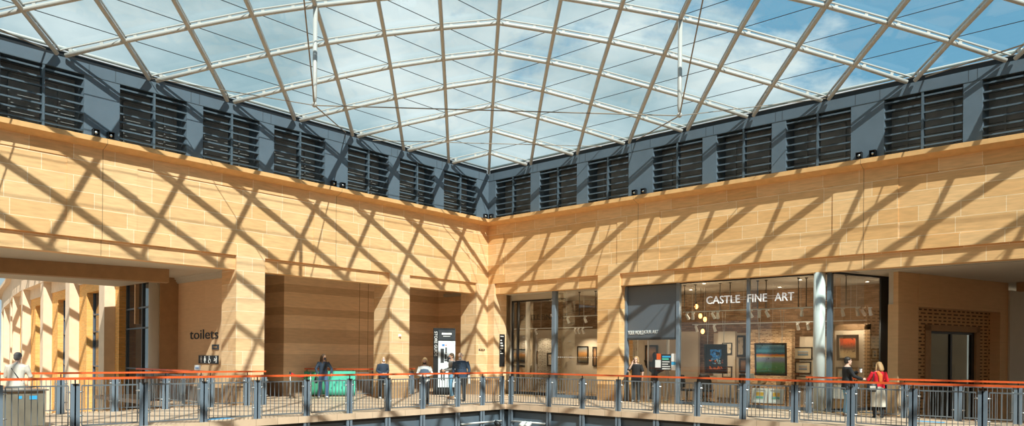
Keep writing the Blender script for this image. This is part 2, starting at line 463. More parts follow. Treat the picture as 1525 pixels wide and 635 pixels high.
# small square floodlights standing on the cornice in pairs against the wide pillars
for side, ss in (('L', (7.83, 15.57)), ('R', (7.66, 15.44)), ('C', (0,))):
    for s in ss:
        for k in (-1, 1):
            q = s + k * .19
            if side == 'L': loc, rot = (.06, -q, 7.555), 0
            elif side == 'R': loc, rot = (q, -.06, 7.555), -90
            else: loc, rot = ((.02, -.24, 7.555), 0) if k < 0 else ((.24, -.02, 7.555), -90)
            where = {'L': 'left wall cornice, counted from the corner', 'R': 'right wall cornice, counted from the corner', 'C': 'cornice at the corner'}[side]
            if side == 'C': lab = 'small black floodlight in the corner on the cornice, on the %s wall side' % ('left' if k < 0 else 'right')
            else: lab = '%s floodlight of the %s pair on the %s' % ('inner' if k < 0 else 'outer', 'middle' if s < 10 else 'far', where)
            t = thing('floodlight', loc, lab, 'floodlight', 'floodlights on the cornice')
            M = Matrix.Rotation(R(rot), 4, 'Z')
            def rot_build(mb, nm, mt, par, sm=False):
                mb.xf(Matrix.Translation(Vector(loc)) @ M); return mb.build(nm, mt, par, smooth=sm)
            hb = MB().box(-.02, .11, -.085, -.072, .02, .22).box(-.02, .11, .072, .085, .02, .22).box(-.02, .11, -.085, .085, .205, .22).box(-.02, .11, -.085, .085, .02, .035).box(-.03, -.02, -.085, .085, .02, .22)
            rot_build(hb, 'housing', BLACK, t)
            rot_build(MB().ball((.045, 0, .125), .055), 'lens', CHROME, t, True)
            rot_build(MB().box(-.02, .05, -.03, .03, 0, .02), 'foot', BLACK, t)

# the other two sides of the courtyard, the passage wall facing the brown recess, and the roof lattice over the street at the left
wk = thing('wall_back', (28.6, -14, 0), 'sandstone wall on the far side of the courtyard, opposite the left wall', 'wall', kind='structure')
MB().box(28.52, 29.2, -28.6, -.6, 4.4, 9.5).build('stone_facing', STONE, wk)
for y in (-26, -20, -14, -8): MB().box(28.52, 29.4, y - .5, y + .5, -5, 4.4).build('column', STONE, wk)
MB().box(32, 32.4, -34, 8, -5, 9.5).build('bay_wall', STONE_IN, wk)
wk = thing('wall_front', (14, -28.6, 0), 'sandstone wall of the courtyard on columns, opposite the right wall', 'wall', kind='structure')
MB().box(-.6, 29.2, -29.2, -28.52, 4.4, 9.5).build('stone_facing', STONE, wk)
for x in (2, 8, 14, 20, 26): MB().box(x - .5, x + .5, -29.4, -28.52, -5, 4.4).build('column', STONE, wk)
MB().box(-1, 32, -32.4, -32, -5, 9.5).build('bay_wall', STONE_IN, wk)

wp_ = thing('wall_passage', (25, 4, 0), 'brown stone wall on the other side of the right passage', 'wall', kind='structure')
MB().prism([(24.6, 1.0), (25.4, 1.0), (35.0, 29.5), (34.2, 29.5)], 2, -5, 4.4).build('stone_facing', STONE_IN, wp_)

# ------------------------------------------------------------------ glass grid roof
GZ = [9.57, 10.0, 10.42, 10.82, 11.13, 11.38, 11.59, 11.75, 11.88, 11.97, 12.03, 12.06, 12.08]
P2 = 2.376 / 2; NG = 24


def nd(a, b, dz=0.):
    mm = min(a, b, NG - a, NG - b)
    x, y = a * P2, -b * P2
    return Vector((x, y, GZ[mm] + dz))


roof = thing('ceiling', (14, -14, 9.6), 'glass roof over the courtyard on a lattice of white steel tubes', 'glass roof', kind='structure')


def rib(nodes, nm, r=.06):
    b = MB(); pts = [nd(*q) for q in nodes]
    # the ends drop onto the ring just above the wall band
    for e_, n_ in ((0, 1), (-1, -2)):
        d_ = (pts[n_] - pts[e_]).normalized(); pts[e_] = pts[e_] + d_ * .15 + Vector((0, 0, -.045))
    b.tube(pts, r, 10)
    ob = b.build(nm, STEEL, roof, smooth=True)
    g = MB(); up = [nd(*q, .135) for q in nodes]
    for p, q in zip(up[:-1], up[1:]):
        g.bar(p, q, .055, .032)
        for t in (.14, .62): g.bar(p.lerp(q, t) - Vector((0, 0, .06)), p.lerp(q, t + .05) - Vector((0, 0, .06)), .03, .1)
    gb = g.build('glazing_bar', STEEL, ob)
    return ob


for k in range(-NG + 2, NG - 1, 2):            # bars running out from the corner, b - a = k
    ns = [(a, a + k) for a in range(0, NG + 1) if 0 <= a + k <= NG]
    if len(ns) > 1: rib(ns, 'rafter')
for k in range(2, 2 * NG - 1, 2):              # bars across, a + b = k
    ns = [(a, k - a) for a in range(0, NG + 1) if 0 <= k - a <= NG]
    if len(ns) > 1: rib(ns, 'purlin')
for a in range(1, 12):                          # cables parallel to the walls
    for side in range(4):
        pts = [nd(a, b, .09) for b in range(a, NG - a + 1, 2)]
        if side == 1: pts = [nd(b, a, .09) for b in range(a, NG - a + 1, 2)]
        if side == 2: pts = [nd(NG - a, b, .09) for b in range(a, NG - a + 1, 2)]
        if side == 3: pts = [nd(b, NG - a, .09) for b in range(a, NG - a + 1, 2)]
        b = MB().tube(pts, .011, 5); b.build('tension_cable', CABLE, roof)
L_ = NG * P2
rg = MB(); zz = 9.80
rg.tube([(-.04, 0, zz), (-.04, -L_, zz)], .05, 8).tube([(0, .04, zz), (L_, .04, zz)], .05, 8).tube([(L_, 0, zz), (L_, -L_, zz)], .05, 8).tube([(0, -L_, zz), (L_, -L_, zz)], .05, 8)
rg.build('edge_tube', STEEL, roof, smooth=True)
# panes
panes = []
for a in range(0, NG + 1):
    for b in range(0, NG + 1):
        if (a + b) % 2 == 0: continue
        cs = [(a - 1, b), (a, b + 1), (a + 1, b), (a, b - 1)]
        cs = [q for q in cs if 0 <= q[0] <= NG and 0 <= q[1] <= NG]
        if len(cs) < 3: continue
        t = [nd(*q, .165) for q in cs]
        v = t + [p + Vector((0, 0, .024)) for p in t]; n = len(t)
        f = [list(range(n)), list(range(n, 2 * n))[::-1]] + [(i, n + i, n + (i + 1) % n, (i + 1) % n) for i in range(n)]
        pr = [proj(p) for p in t]; area = 0
        if all(q[2] > .5 for q in pr):
            ok = any(0 < q[0] < 1525 and 0 < q[1] < 635 for q in pr)
            if ok:
                area = abs(sum(pr[i][0] * pr[(i + 1) % n][1] - pr[(i + 1) % n][0] * pr[i][1] for i in range(n))) / 2
        panes.append((area, v, f))
panes.sort(key=lambda q: -q[0])
rest = MB()
for i, (ar, v, f) in enumerate(panes):
    if i < 100 and ar > 0: MB().add(v, f).build('glass_pane', ROOFG, roof)
    else: rest.add(v, f)
tag(rest.build('glass_panes', ROOFG, roof), kind='stuff')
# hanging masts with tie rods
def mast(a, b, z1):
    top = nd(a, b); bot = Vector((top.x, top.y, z1))
    o = MB().tube([top, bot + Vector((0, 0, .25)), bot + Vector((0, 0, .05))], [.062, .062, .035], 10).build('hanging_mast', STEEL, roof, smooth=True)
    MB().ball(bot + Vector((0, 0, .02)), .075).build('mast_foot', STEEL, o, smooth=True)
    return bot
mbot = {}
for a, b in ((4, 10), (10, 4), (4, 18), (18, 4)): mbot[(a, b)] = mast(a, b, 8.42)
def rod(p, q, r=.018):
    p, q = Vector(p), Vector(q)
    MB().tube([p, q], r, 6).build('tie_rod', RODM, roof)
ring = lambda a, b: nd(a, b, .0)
rod(mbot[(4, 10)], mbot[(10, 4)], .016); 
rod((.05, -6.29, 9.6), (5.95, -.05, 9.66), .014)
for (a, b) in mbot:
    p = mbot[(a, b)]
    if a < b:
        rod(p, (.03, p.y + 4.4, 9.62)); rod(p, (8 * P2, -(b + 3.2) * P2, GZ[8] - .1)); rod(p, (.03, p.y - 2.45, 9.62), .012)
    else:
        rod(p, (p.x - 4.4, -.03, 9.62)); rod(p, ((a + 3.2) * P2, -8 * P2, GZ[8] - .1)); rod(p, (p.x + 2.45, -.03, 9.62), .012)

# ------------------------------------------------------------------ railings
def rail_run(root, p0, p1, posts, out, zrail=1.08, zpost=.97, zlow=-1.5, pw=.115, skip=(), rail_to=None, panels=True):
    """posts: distances from p0 along p0->p1; out: unit vector to the outer face"""
    p0 = Vector((*p0, 0)); p1 = Vector((*p1, 0)); d = (p1 - p0).normalized(); out = Vector((*out, 0)); Ltot = (p1 - p0).length
    hr = MB().bar(p0 + Vector((0, 0, zrail)), p1 + Vector((0, 0, zrail)), .075, .05); hr.build('handrail', ORNG, root)
    for k, s in enumerate(posts):
        q = p0 + d * s
        b = MB()
        for e in (-1, 1):   # two flats with a spacer between
            b.bar(q + d * (e * .038) + Vector((0, 0, zlow)), q + d * (e * .038) + Vector((0, 0, zpost)), .034, .105, up=d)
        b.bar(q + Vector((0, 0, zlow)), q + Vector((0, 0, zpost - .02)), .05, .03, up=out)
        po = b.build('post', POSTM, root)
        MB().bar(q + Vector((0, 0, zpost - .06)), q + Vector((0, 0, zrail - .02)), .022, .022, up=d).build('stub', BLACK, po)
        MB().bar(q - d * .058 + Vector((0, 0, zpost)), q + d * .058 + Vector((0, 0, zpost)), .11, .006).build('cap', BLACK, po)
        for z in (.80, .30):
            cl = MB()
            cl.tube([q - d * .16 + Vector((0, 0, z)), q + d * .16 + Vector((0, 0, z))], .011, 6)
            for e in (-1, 1): cl.tube([q + d * (e * .10) + Vector((0, 0, z)), q + d * (e * .115) + Vector((0, 0, z))], .022, 8)
            cl.build('clamp_bolt', CLAMP, po, smooth=True)
    if not panels: return
    ends = list(posts)
    for a, c in zip(ends[:-1], ends[1:]):
        if c - a < .5: continue
        a += .13; c -= .13
        b = MB(); zt, zb = .93, .10
        A = p0 + d * a; Bq = p0 + d * c
        for z in (zt, zb): b.bar(A + Vector((0, 0, z)), Bq + Vector((0, 0, z)), .012, .03, up=Vector((0, 0, 1)))
        n = max(3, round((c - a) / .112))
        for i in range(n + 1):
            q = A.lerp(Bq, i / n)
            w_ = .022 if i in (0, n) else .013
            b.bar(q + Vector((0, 0, zb)), q + Vector((0, 0, zt)), w_, .013, up=out)
        b.build('baluster_panel', PICKET, root)


XL, YR = 5.2, -4.5
lp = [-19.24, -17.87, -16.49, -15.12, -13.75, -12.33, -10.97, -9.62, -8.28, -6.80, -5.66, -4.70]
r = thing('railing', (XL, -12, 0), 'grey picket railing with orange handrail along the front of the left walkway', 'railing', 'courtyard railings')
rail_run(r, (XL, -24), (XL, YR - .04), [y + 24 for y in lp], (1, 0))
rp = [5.34, 7.0, 8.33, 9.68, 10.99, 12.30, 13.63, 15.02, 16.40, 17.78, 19.18, 20.5]
rx = [5.42, 7.08, 8.42, 9.76, 11.07, 12.37, 13.70, 15.08, 16.44, 17.80, 19.17, 20.5]
r = thing('railing', (12, YR, 0), 'grey picket railing with orange handrail along the front of the right walkway', 'railing', 'courtyard railings')
rail_run(r, (XL - .037, YR), (24, YR), [x - XL + .037 for x in rx], (0, -1))
lb = [-17.63, -16.63, -15.28, -13.90, -12.54, -11.33, -10.75]
r = thing('railing', (.3, -15, 0), 'inner railing on the left, its orange rail behind the front one, beside the toilets', 'railing', 'courtyard railings')
rail_run(r, (.3, -24), (.3, -10.7), [y + 24 for y in lb], (1, 0), zlow=-.3)
rb = [13.98, 15.30, 16.63, 17.95, 19.29, 20.6]
r = thing('railing', (17, -.5, 0), 'inner railing at the right, in front of the brown recess, behind the two people', 'railing', 'courtyard railings')
rail_run(r, (13.9, -.5), (24, -.5), [x - 13.9 for x in rb], (0, -1), zlow=-.3)
r = thing('railing', (-3, -12.45, 0), 'dark railing with thin brown rail in front of the toilets wall', 'railing', 'courtyard railings')
rail_run(r, (-5.4, -12.45), (.2, -12.45), [.1, 1.3, 2.5, 3.7, 4.9], (0, -1), zlow=-.1)
r = thing('railing', (-2.5, -6, 0), 'short railing in the recessed bay behind the green boards', 'railing', 'courtyard railings')
rail_run(r, (-3.6, -6.75), (-1.75, -4.45), [.1, .97, 1.9, 2.85], (.77, -.63), zlow=0)
r = thing('railing', (-2.6, -2.6, 0), 'short railing in the narrow bay to the left of the tall store guide sign', 'railing', 'courtyard railings')
rail_run(r, (-2.6, -4.2), (-2.2, -2.2), [.1, 1.1, 1.9], (.98, -.19), zlow=0)

# steel panels hung below the walkway edge, between the posts
fp = thing('trim_3', (XL, -10, -.5), 'blue grey steel edge panels under the walkway', 'edge panels', kind='structure')
MB().box(XL - .14, XL - .10, -26, YR + .1, -1.6, -.24).box(XL - .10, 26, YR + .10, YR + .14, -1.6, -.24).build('edge_panel', BLUE, fp)
MB().box(XL - .3, XL - .02, -26, YR + .1, -.24, -.15).box(XL - .02, 26, YR + .02, YR + .3, -.24, -.15).build('shadow_gap', BLACK, fp)
MB().box(XL - .4, XL - .2, -26, YR + .2, -5, -1.6).box(XL - .2, 26, YR + .2, YR + .4, -5, -1.6).build('lower_wall', STONE_W, fp)
# pale pipes with twin floodlights clamped to the panels
for nm, ax, s0, s1, fl, lab in (('L', 0, -6.65, -4.75, (-5.1,), 'pale pipe with black fittings under the walkway edge left of the corner'),
                                ('R', 1, 5.5, 6.95, (6.1, 6.35), 'pale pipe with two white floodlights under the walkway edge right of the corner'),
                                ('L', 0, -9.2, -8.3, (-8.75, -9.0), 'pale pipe with two white floodlights under the left walkway edge'),
                                ('R', 1, 8.5, 9.6, (9.0, 9.2), 'pale pipe with white floodlights under the walkway edge below the gallery door')):
    z = -.55 if s1 in (-4.75, 6.95) else -.78
    def pt(s, dd, z_): return (XL + dd, s, z_) if ax == 0 else (s, YR - dd, z_)
    t_ = thing('lighting_pipe', pt((s0 + s1) / 2, .05, z), lab, 'pipe light')
    MB().tube([pt(s0, .03, z), pt(s1, .03, z)], .028, 8).build('pipe', GAL, t_, smooth=True)
    for s in fl:
        c_ = Vector(pt(s, .12, z - .02)); out = Vector((1, 0, 0)) if ax == 0 else Vector((0, -1, 0))
        MB().tube([c_ - out * .06, c_ + out * .02 + Vector((0, 0, -.03)), c_ + out * .14 + Vector((0, 0, -.10))], [.06, .085, .085], 12).build('floodlight_head', GAL if fl[0] != -5.1 else BLACK, t_, smooth=True)
        MB().tube([Vector(pt(s, .03, z)), c_], .04, 8).build('bracket', GAL, t_)
    MB().tube([pt(s0 + .05, -.1, z), pt(s0 + .05, .03, z)], .02, 6).tube([pt(s1 - .05, -.1, z), pt(s1 - .05, .03, z)], .02, 6).build('wall_fixing', GAL, t_)

# ------------------------------------------------------------------ gallery behind the right wall
def art(name, stops, nscale=(3, 3, 3), distort=.15, seed=0., detail=6, blot=None):
    """painting: bands up the canvas broken up by noise; blot = (colour, threshold, scale) adds patches"""
    mt, t, b = nt(name); b.inputs['Roughness'].default_value = .45
    tc = N(t, 'ShaderNodeTexCoord'); s = N(t, 'ShaderNodeSeparateXYZ'); t.links.new(tc.outputs['Generated'], s.inputs[0])
    mp = N(t, 'ShaderNodeMapping'); mp.inputs['Scale'].default_value = nscale; mp.inputs['Location'].default_value = (seed, seed, seed)
    t.links.new(tc.outputs['Generated'], mp.inputs[0])
    n = N(t, 'ShaderNodeTexNoise'); n.inputs['Scale'].default_value = 3; n.inputs['Detail'].default_value = detail; n.inputs['Roughness'].default_value = .7
    t.links.new(mp.outputs[0], n.inputs['Vector'])
    a = N(t, 'ShaderNodeMath', operation='MULTIPLY_ADD'); a.inputs[1].default_value = distort * 2; t.links.new(n.outputs['Fac'], a.inputs[0])
    o = N(t, 'ShaderNodeMath', operation='SUBTRACT'); o.inputs[1].default_value = distort; t.links.new(s.outputs[2], o.inputs[0]); t.links.new(o.outputs[0], a.inputs[2])
    r = N(t, 'ShaderNodeValToRGB'); el = r.color_ramp.elements
    for i, (p, c) in enumerate(stops):
        e = el[i] if i < 2 else el.new(p); e.position = p; e.color = (*c, 1)
    t.links.new(a.outputs[0], r.inputs['Fac']); last = r.outputs['Color']
    for col, th, sc_, sd, *win_ in (blot or []):
        m2 = N(t, 'ShaderNodeMapping'); m2.inputs['Location'].default_value = (sd, sd * 1.7, sd * .6); t.links.new(tc.outputs['Generated'], m2.inputs[0])
        n2 = N(t, 'ShaderNodeTexNoise'); n2.inputs['Scale'].default_value = sc_; n2.inputs['Detail'].default_value = 3; n2.inputs['Distortion'].default_value = 1.2; t.links.new(m2.outputs[0], n2.inputs['Vector'])
        g = N(t, 'ShaderNodeMapRange'); g.inputs['From Min'].default_value = th; g.inputs['From Max'].default_value = th + .05; t.links.new(n2.outputs['Fac'], g.inputs['Value'])
        mk = g.outputs[0]
        for ax_, lo_, hi_ in (win_[0] if win_ else ()):
            for op_, v_ in (('GREATER_THAN', lo_), ('LESS_THAN', hi_)):
                c_ = N(t, 'ShaderNodeMath', operation=op_); c_.inputs[1].default_value = v_; t.links.new(s.outputs[ax_], c_.inputs[0])
                q_ = N(t, 'ShaderNodeMath', operation='MULTIPLY'); t.links.new(mk, q_.inputs[0]); t.links.new(c_.outputs[0], q_.inputs[1]); mk = q_.outputs[0]
        mx = N(t, 'ShaderNodeMix', data_type='RGBA'); t.links.new(mk, mx.inputs[0]); t.links.new(last, mx.inputs[6]); mx.inputs[7].default_value = (*col, 1); last = mx.outputs[2]
    t.links.new(last, b.inputs['Base Color'])
    return mt


A_SUN = art('art_field_sunset', [(0, (.02, .10, .04)), (.18, (.06, .30, .10)), (.36, (.16, .34, .16)), (.46, (.30, .30, .42)), (.56, (.42, .42, .50)), (.575, (.98, .80, .40)), (.61, (.95, .36, .04)), (.66, (.80, .14, .02)), (.69, (.02, .10, .16)), (.78, (.10, .36, .46)), (.88, (.05, .18, .28)), (1, (.30, .52, .60))], (3, 1, 14), .05, 2., blot=[((.03, .05, .09), .64, 9., 1.1), ((.70, .72, .74), .70, 16., 3.3)])
A_BLUE = art('art_dark_figure', [(0, (.005, .006, .01)), (.5, (.01, .012, .02)), (1, (.005, .006, .01))], blot=[((.02, .20, .55), .47, 3.2, 1.35, ((2, .48, .86), (0, .22, .80))), ((.95, .18, .02), .50, 3.6, 5.2, ((2, .10, .46), (0, .15, .88))), ((.03, .30, .70), .54, 3.2, 7.2, ((2, .12, .5), (0, .2, .6))), ((.55, .80, .95), .56, 4.4, 2.42, ((2, .3, .86), (0, .25, .75)))])
A_RED = art('art_red_figures', [(0, (.62, .48, .28)), (.28, (.50, .34, .18)), (.45, (.10, .07, .06)), (.62, (.34, .06, .03)), (.8, (.72, .09, .03)), (1, (.65, .12, .04))], (6, 1, 1.5), .28, 4., blot=[((.06, .045, .04), .60, 4.5, 2.7)])
A_SEA = art('art_harbour', [(0, (.10, .14, .18)), (.4, (.16, .24, .30)), (.55, (.40, .22, .08)), (.7, (.20, .26, .30)), (1, (.34, .38, .40))], (4, 1, 4), .18, 1.)
A_TREE = art('art_autumn', [(0, (.05, .06, .05)), (.3, (.20, .12, .05)), (.55, (.55, .26, .08)), (.8, (.30, .28, .24)), (1, (.22, .27, .30))], (4, 1, 4), .2, 6.)
A_SKETCH = art('art_sketch', [(0, (.62, .56, .46)), (.5, (.50, .42, .32)), (1, (.66, .60, .50))], (5, 1, 5), .2, 9., blot=[((.12, .09, .07), .60, 6, 3.)])
A_PRINT = art('art_print', [(0, (.80, .80, .78)), (.18, (.12, .45, .25)), (.34, (.20, .50, .60)), (.5, (.85, .55, .10)), (.8, (.85, .45, .06)), (1, (.80, .62, .2))], (4, 1, 4), .12, 3.)
A_BROWN = art('art_brown', [(0, (.08, .05, .03)), (.4, (.22, .12, .06)), (.7, (.45, .25, .12)), (1, (.12, .08, .06))], (4, 1, 4), .25, 7.)
MOUNT = plain('cream_mount', (.50, .42, .30), .8)
FRB = plain('black_frame', (.018, .016, .015), .4)
FRW = plain('wood_frame', (.20, .12, .06), .5)


def picture(label, c, w_, h_, amat, fm=FRB, fw=.05, mount=0., nrm=(0, -1, 0), tilt=0., group='pictures in the gallery', cords=None, cat='picture'):
    c = Vector(c); n_ = Vector(nrm).normalized(); u = UP.cross(n_) * -1; u = n_.cross(UP) * -1
    u = UP.cross(n_)
    t = thing('framed_picture', c, label, cat, group)
    M = Matrix((u, n_ * -1, UP)).transposed().to_4x4()
    M = Matrix.Translation(c) @ M @ Matrix.Rotation(tilt, 4, 'X')
    f = MB()
    f.box(-w_ / 2, -w_ / 2 + fw, -.03, .02, -h_ / 2, h_ / 2).box(w_ / 2 - fw, w_ / 2, -.03, .02, -h_ / 2, h_ / 2).box(-w_ / 2 + fw, w_ / 2 - fw, -.03, .02, h_ / 2 - fw, h_ / 2).box(-w_ / 2 + fw, w_ / 2 - fw, -.03, .02, -h_ / 2, -h_ / 2 + fw)
    f.xf(M).build('frame', fm, t)
    i = fw
    if mount:
        MB().box(-w_ / 2 + fw, w_ / 2 - fw, -.006, .012, -h_ / 2 + fw, h_ / 2 - fw).xf(M).build('mount', MOUNT if fm is not FRW2 else PAPER, t); i += mount
    MB().box(-w_ / 2 + i, w_ / 2 - i, -.012 if mount else -.008, .01, -h_ / 2 + i, h_ / 2 - i).xf(M).build('canvas', amat, t)
    if cords:
        for s in (-1, 1):
            for e in (-.03, .03):
                p = M @ Vector((s * w_ * .36, 0, h_ / 2)); MB().tube([p, (p.x + e * 2, p.y, cords)], .006, 5).build('hanging_cord', GAL, t)
    return t


FRW2 = WHITE
gl = thing('wall_gallery', (6, 5, 0), 'dim brick and plaster walls inside the gallery', 'wall', kind='structure')
MB().box(-3.5, 15.7, 5.6, 5.8, 0, 4.5).build('brick_wall', BRICK, gl)
MB().box(-3.5, -3.3, .95, 5.6, 0, 4.5).build('side_wall', PLAST, gl)
MB().box(-3.3, .39, .80, 1.15, 0, 4.5).build('return_wall', PLAST, gl)
MB().box(-3.3, 3.15, 4.62, 4.8, 0, 2.95).build('partition', PLAST, gl)
MB().box(3.9, 7.6, 4.62, 4.8, 0, 2.75).build('partition', PLAST, gl)
MB().box(8.4, 10.3, 4.4, 4.55, 0, 2.65).build('partition', PLAST, gl)
MB().box(12.15, 15.2, 3.6, 3.75, 0, 2.45).build('partition', PLAST, gl)
MB().box(9.25, 9.95, 3.05, 3.2, 0, 2.66).build('display_panel', PLAST, gl)
MB().box(10.55, 12.1, 3.0, 3.3, 0, 2.71).build('brick_pier', BRICKL, gl)
MB().box(-.75, .45, 4.35, 4.62, 0, 2.55).build('stacked_stone_pier', masonry('stacked_stone', (.55, .50, .42), (.70, .65, .56), (.12, .10, .08), bw=.3, bh=.06, ms=.012, grain=.2), gl)
MB().tube([(-1.35, 4.3, 0), (-1.35, 4.3, 4.42)], .12, 16).build('round_column', WHITE, gl, smooth=True)
MB().tube([(3.9, 3.4, 0), (3.9, 3.4, 4.42)], .15, 16).build('round_column', WHITE, gl, smooth=True)
MB().tube([(7.35, 2.6, 0), (7.35, 2.6, 4.42)], .07, 12).build('thin_column', GAL, gl, smooth=True)
cl_ = tag(MB().prism([(-3.3, .47), (14.4, .47), (15.5, 3.6), (15.5, 6), (-3.3, 6)], 2, 4.40, 4.55).build('ceiling_gallery', CEILP), 'plain plaster ceiling inside the gallery', 'ceiling', kind='structure')
MB().box(.39, 3.3, .45, 1.2, 4.34, 4.40).box(.39, 3.3, 1.17, 1.23, 4.08, 4.36).build('bay_soffit', SOFF, cl_)

# shop front, bay by the corner
w1 = thing('window_18', (3, .9, 0), 'gallery shop window between the corner column and the next column', 'shop window', kind='structure')
MB().box(.42, 3.28, 1.19, 1.205, .12, 4.06).build('pane', SHOPG, w1); MB().box(3.44, 5.8, .46, .475, .12, 4.33).build('pane', SHOPG, w1)
MB().box(.39, 3.3, 1.15, 1.24, 4.04, 4.10).box(.39, 3.3, 1.15, 1.24, 0, .12).box(.39, .44, 1.15, 1.24, .12, 4.04).build('frame', BLACK, w1)
MB().box(.70, .77, 1.13, 1.24, .12, 4.04).build('thin_mullion', BLACK, w1)
MB().box(3.28, 3.44, .36, .58, 0, 4.34).build('mullion', POSTM, w1)
MB().box(3.44, 5.8, .44, .5, 0, .12).build('sill', POSTM, w1)
dts = MB()
for i in range(22): dts.box(3.55 + i * .1, 3.58 + i * .1, .452, .459, 1.62, 1.65)
dts.build('marking_dots', WHITE, w1)

w2 = thing('window_19', (11, .46, 0), 'wide gallery shop window with white lettering and a bent glass end', 'shop window', kind='structure')
MB().box(9.06, 11.56, .46, .475, .10, 4.33).build('pane', SHOPG, w2); MB().box(11.66, 14.2, .46, .475, .10, 4.33).build('pane', SHOPG, w2)
E0 = Vector((14.33, .47, 0))
def eq(s0, s1, o0, o1): return [(v.x, v.y) for v in (E0 + dr_ * s0 + nr_ * o0, E0 + dr_ * s1 + nr_ * o0, E0 + dr_ * s1 + nr_ * o1, E0 + dr_ * s0 + nr_ * o1)]
dr_ = Vector((2.0, 5.9, 0)).normalized(); nr_ = Vector((dr_.y, -dr_.x, 0))
MB().prism(eq(.02, 2.35, .0, .015), 2, .1, 4.33).build('end_pane', SHOPG, w2)
MB().prism(eq(2.35, 2.95, -.02, .04), 2, .0, 4.33).build('dark_end_panel', DARK, w2)
MB().prism(eq(2.95, 3.05, -.02, .02), 2, .0, 4.36).build('end_strip', GAL, w2)
MB().prism(eq(3.05, 3.15, -.04, .06), 2, .0, 4.36).build('end_post', BLACK, w2)
MB().prism(eq(0, 3.1, -.03, .05), 2, 4.30, 4.36).prism(eq(0, 2.4, -.03, .03), 2, 0, .1).build('end_frame', BLACK, w2)
MB().box(8.94, 9.06, .40, .56, 0, 4.34).build('mullion', POSTM, w2); MB().box(11.56, 11.66, .42, .54, 0, 4.34).build('mullion', POSTM, w2)
MB().box(14.2, 14.33, .36, .56, 0, 4.34).build('mullion', BLUE, w2)
MB().box(9.06, 14.2, .44, .5, 0, .10).build('sill', POSTM, w2); MB().box(6.79, 14.33, .44, .52, 4.29, 4.34).build('head_frame', BLACK, w2)
MB().prism(eq(3.15, 5.6, -.1, .03), 2, 0, 4.36).build('wall_stub', PLAST, w2)
tag(MB().tube([(14.01, .26, 0), (14.01, .26, 4.33)], .175, 20).build('round_column', COLW, smooth=True), 'round white column beside the bent end of the shop window', 'column')

d1 = thing('door_1', (7.9, .46, 0), 'gallery doorway under a grey panel with its glass leaf carrying posters', 'door', kind='structure')
MB().box(6.79, 6.87, .36, .56, 0, 4.30).build('jamb', POSTM, d1)
MB().box(6.87, 8.94, .44, .56, 2.38, 4.29).build('head_panel', GREY, d1)
MB().box(6.87, 8.94, .42, .56, 2.30, 2.38).build('transom', DARK, d1)
MB().box(7.78, 8.90, .47, .485, .04, 2.28).build('glass_leaf', SHOPG, d1)
MB().box(7.74, 7.78, .45, .50, .04, 2.28).build('leaf_stile', CHROME, d1)
MB().box(7.05, 7.10, .55, 1.3, .04, 2.28).build('open_leaf', SHOPG, d1)
fit('panel_text', 'YOUR WORLD', 6.90, 7.58, 2.50, .15, WHITE, .43, d1); fit('panel_text', '|OUR ART', 7.60, 8.20, 2.49, .165, GAL, .43, d1)
for nm, p0, p1, mt in (('orange_poster', (978, 527), (984, 536), ORNG), ('white_poster', (976, 536.5), (984, 548), PAPER), ('black_poster', (984.5, 528), (999, 552), DARK), ('white_poster', (1000, 527), (1008, 539), PAPER), ('blue_poster', (1000, 539.5), (1008, 544), BLUEST), ('white_poster', (1000, 544), (1008, 552), PAPER)):
    a, b_ = un(*p0, 1, .465), un(*p1, 1, .465); MB().box(a.x, b_.x, .46, .468, b_.z, a.z).build(nm, mt, d1)
a = un(984.5, 528, 1, .455)
for i, (w_, h_, mt) in enumerate(((.34, .06, BLUEST), (.26, .06, TEAL), (.30, .03, WHITE), (.24, .03, WHITE), (.32, .03, WHITE), (.34, .04, WHITE))):
    z_ = a.z - .12 - i * .085; MB().box(a.x + .05, a.x + .05 + w_, .452, .459, z_, z_ + h_).build('text_line', mt, d1)

sg = thing('shop_sign', (11.6, .44, 3.5), 'white CASTLE FINE ART lettering across the wide shop window', 'sign')
fit('sign_letters', 'CASTLE', 10.10, 11.32, 3.52, .265, LETW, .43, sg, .014); fit('sign_letters', 'FINE', 11.60, 12.26, 3.52, .265, LETW, .43, sg, .014); fit('sign_letters', 'ART', 12.52, 13.15, 3.52, .265, LETW, .43, sg, .014)
MB().box(10.1, 13.15, .445, .455, 3.62, 3.63).build('letter_rail', GAL, sg); MB().box(11.0, 13.1, .445, .455, 3.70, 3.71).build('letter_rail', GAL, sg)
a, b_ = un(773.5, 477, 1, 5.57), un(845, 469, 1, 5.57)
sg2 = thing('shop_sign', (1, 5.58, 3.4), 'dark CASTLE FINE ART lettering on the brick wall seen through the first shop window', 'sign')
fit('sign_letters', 'CASTLE FINE ART', a.x, b_.x, a.z, .24, BLACK, 5.575, sg2, .012)
MB().box(a.x - .05, b_.x + .05, 5.588, 5.60, a.z - .02, a.z + .0).build('letter_rail', BLACK, sg2)

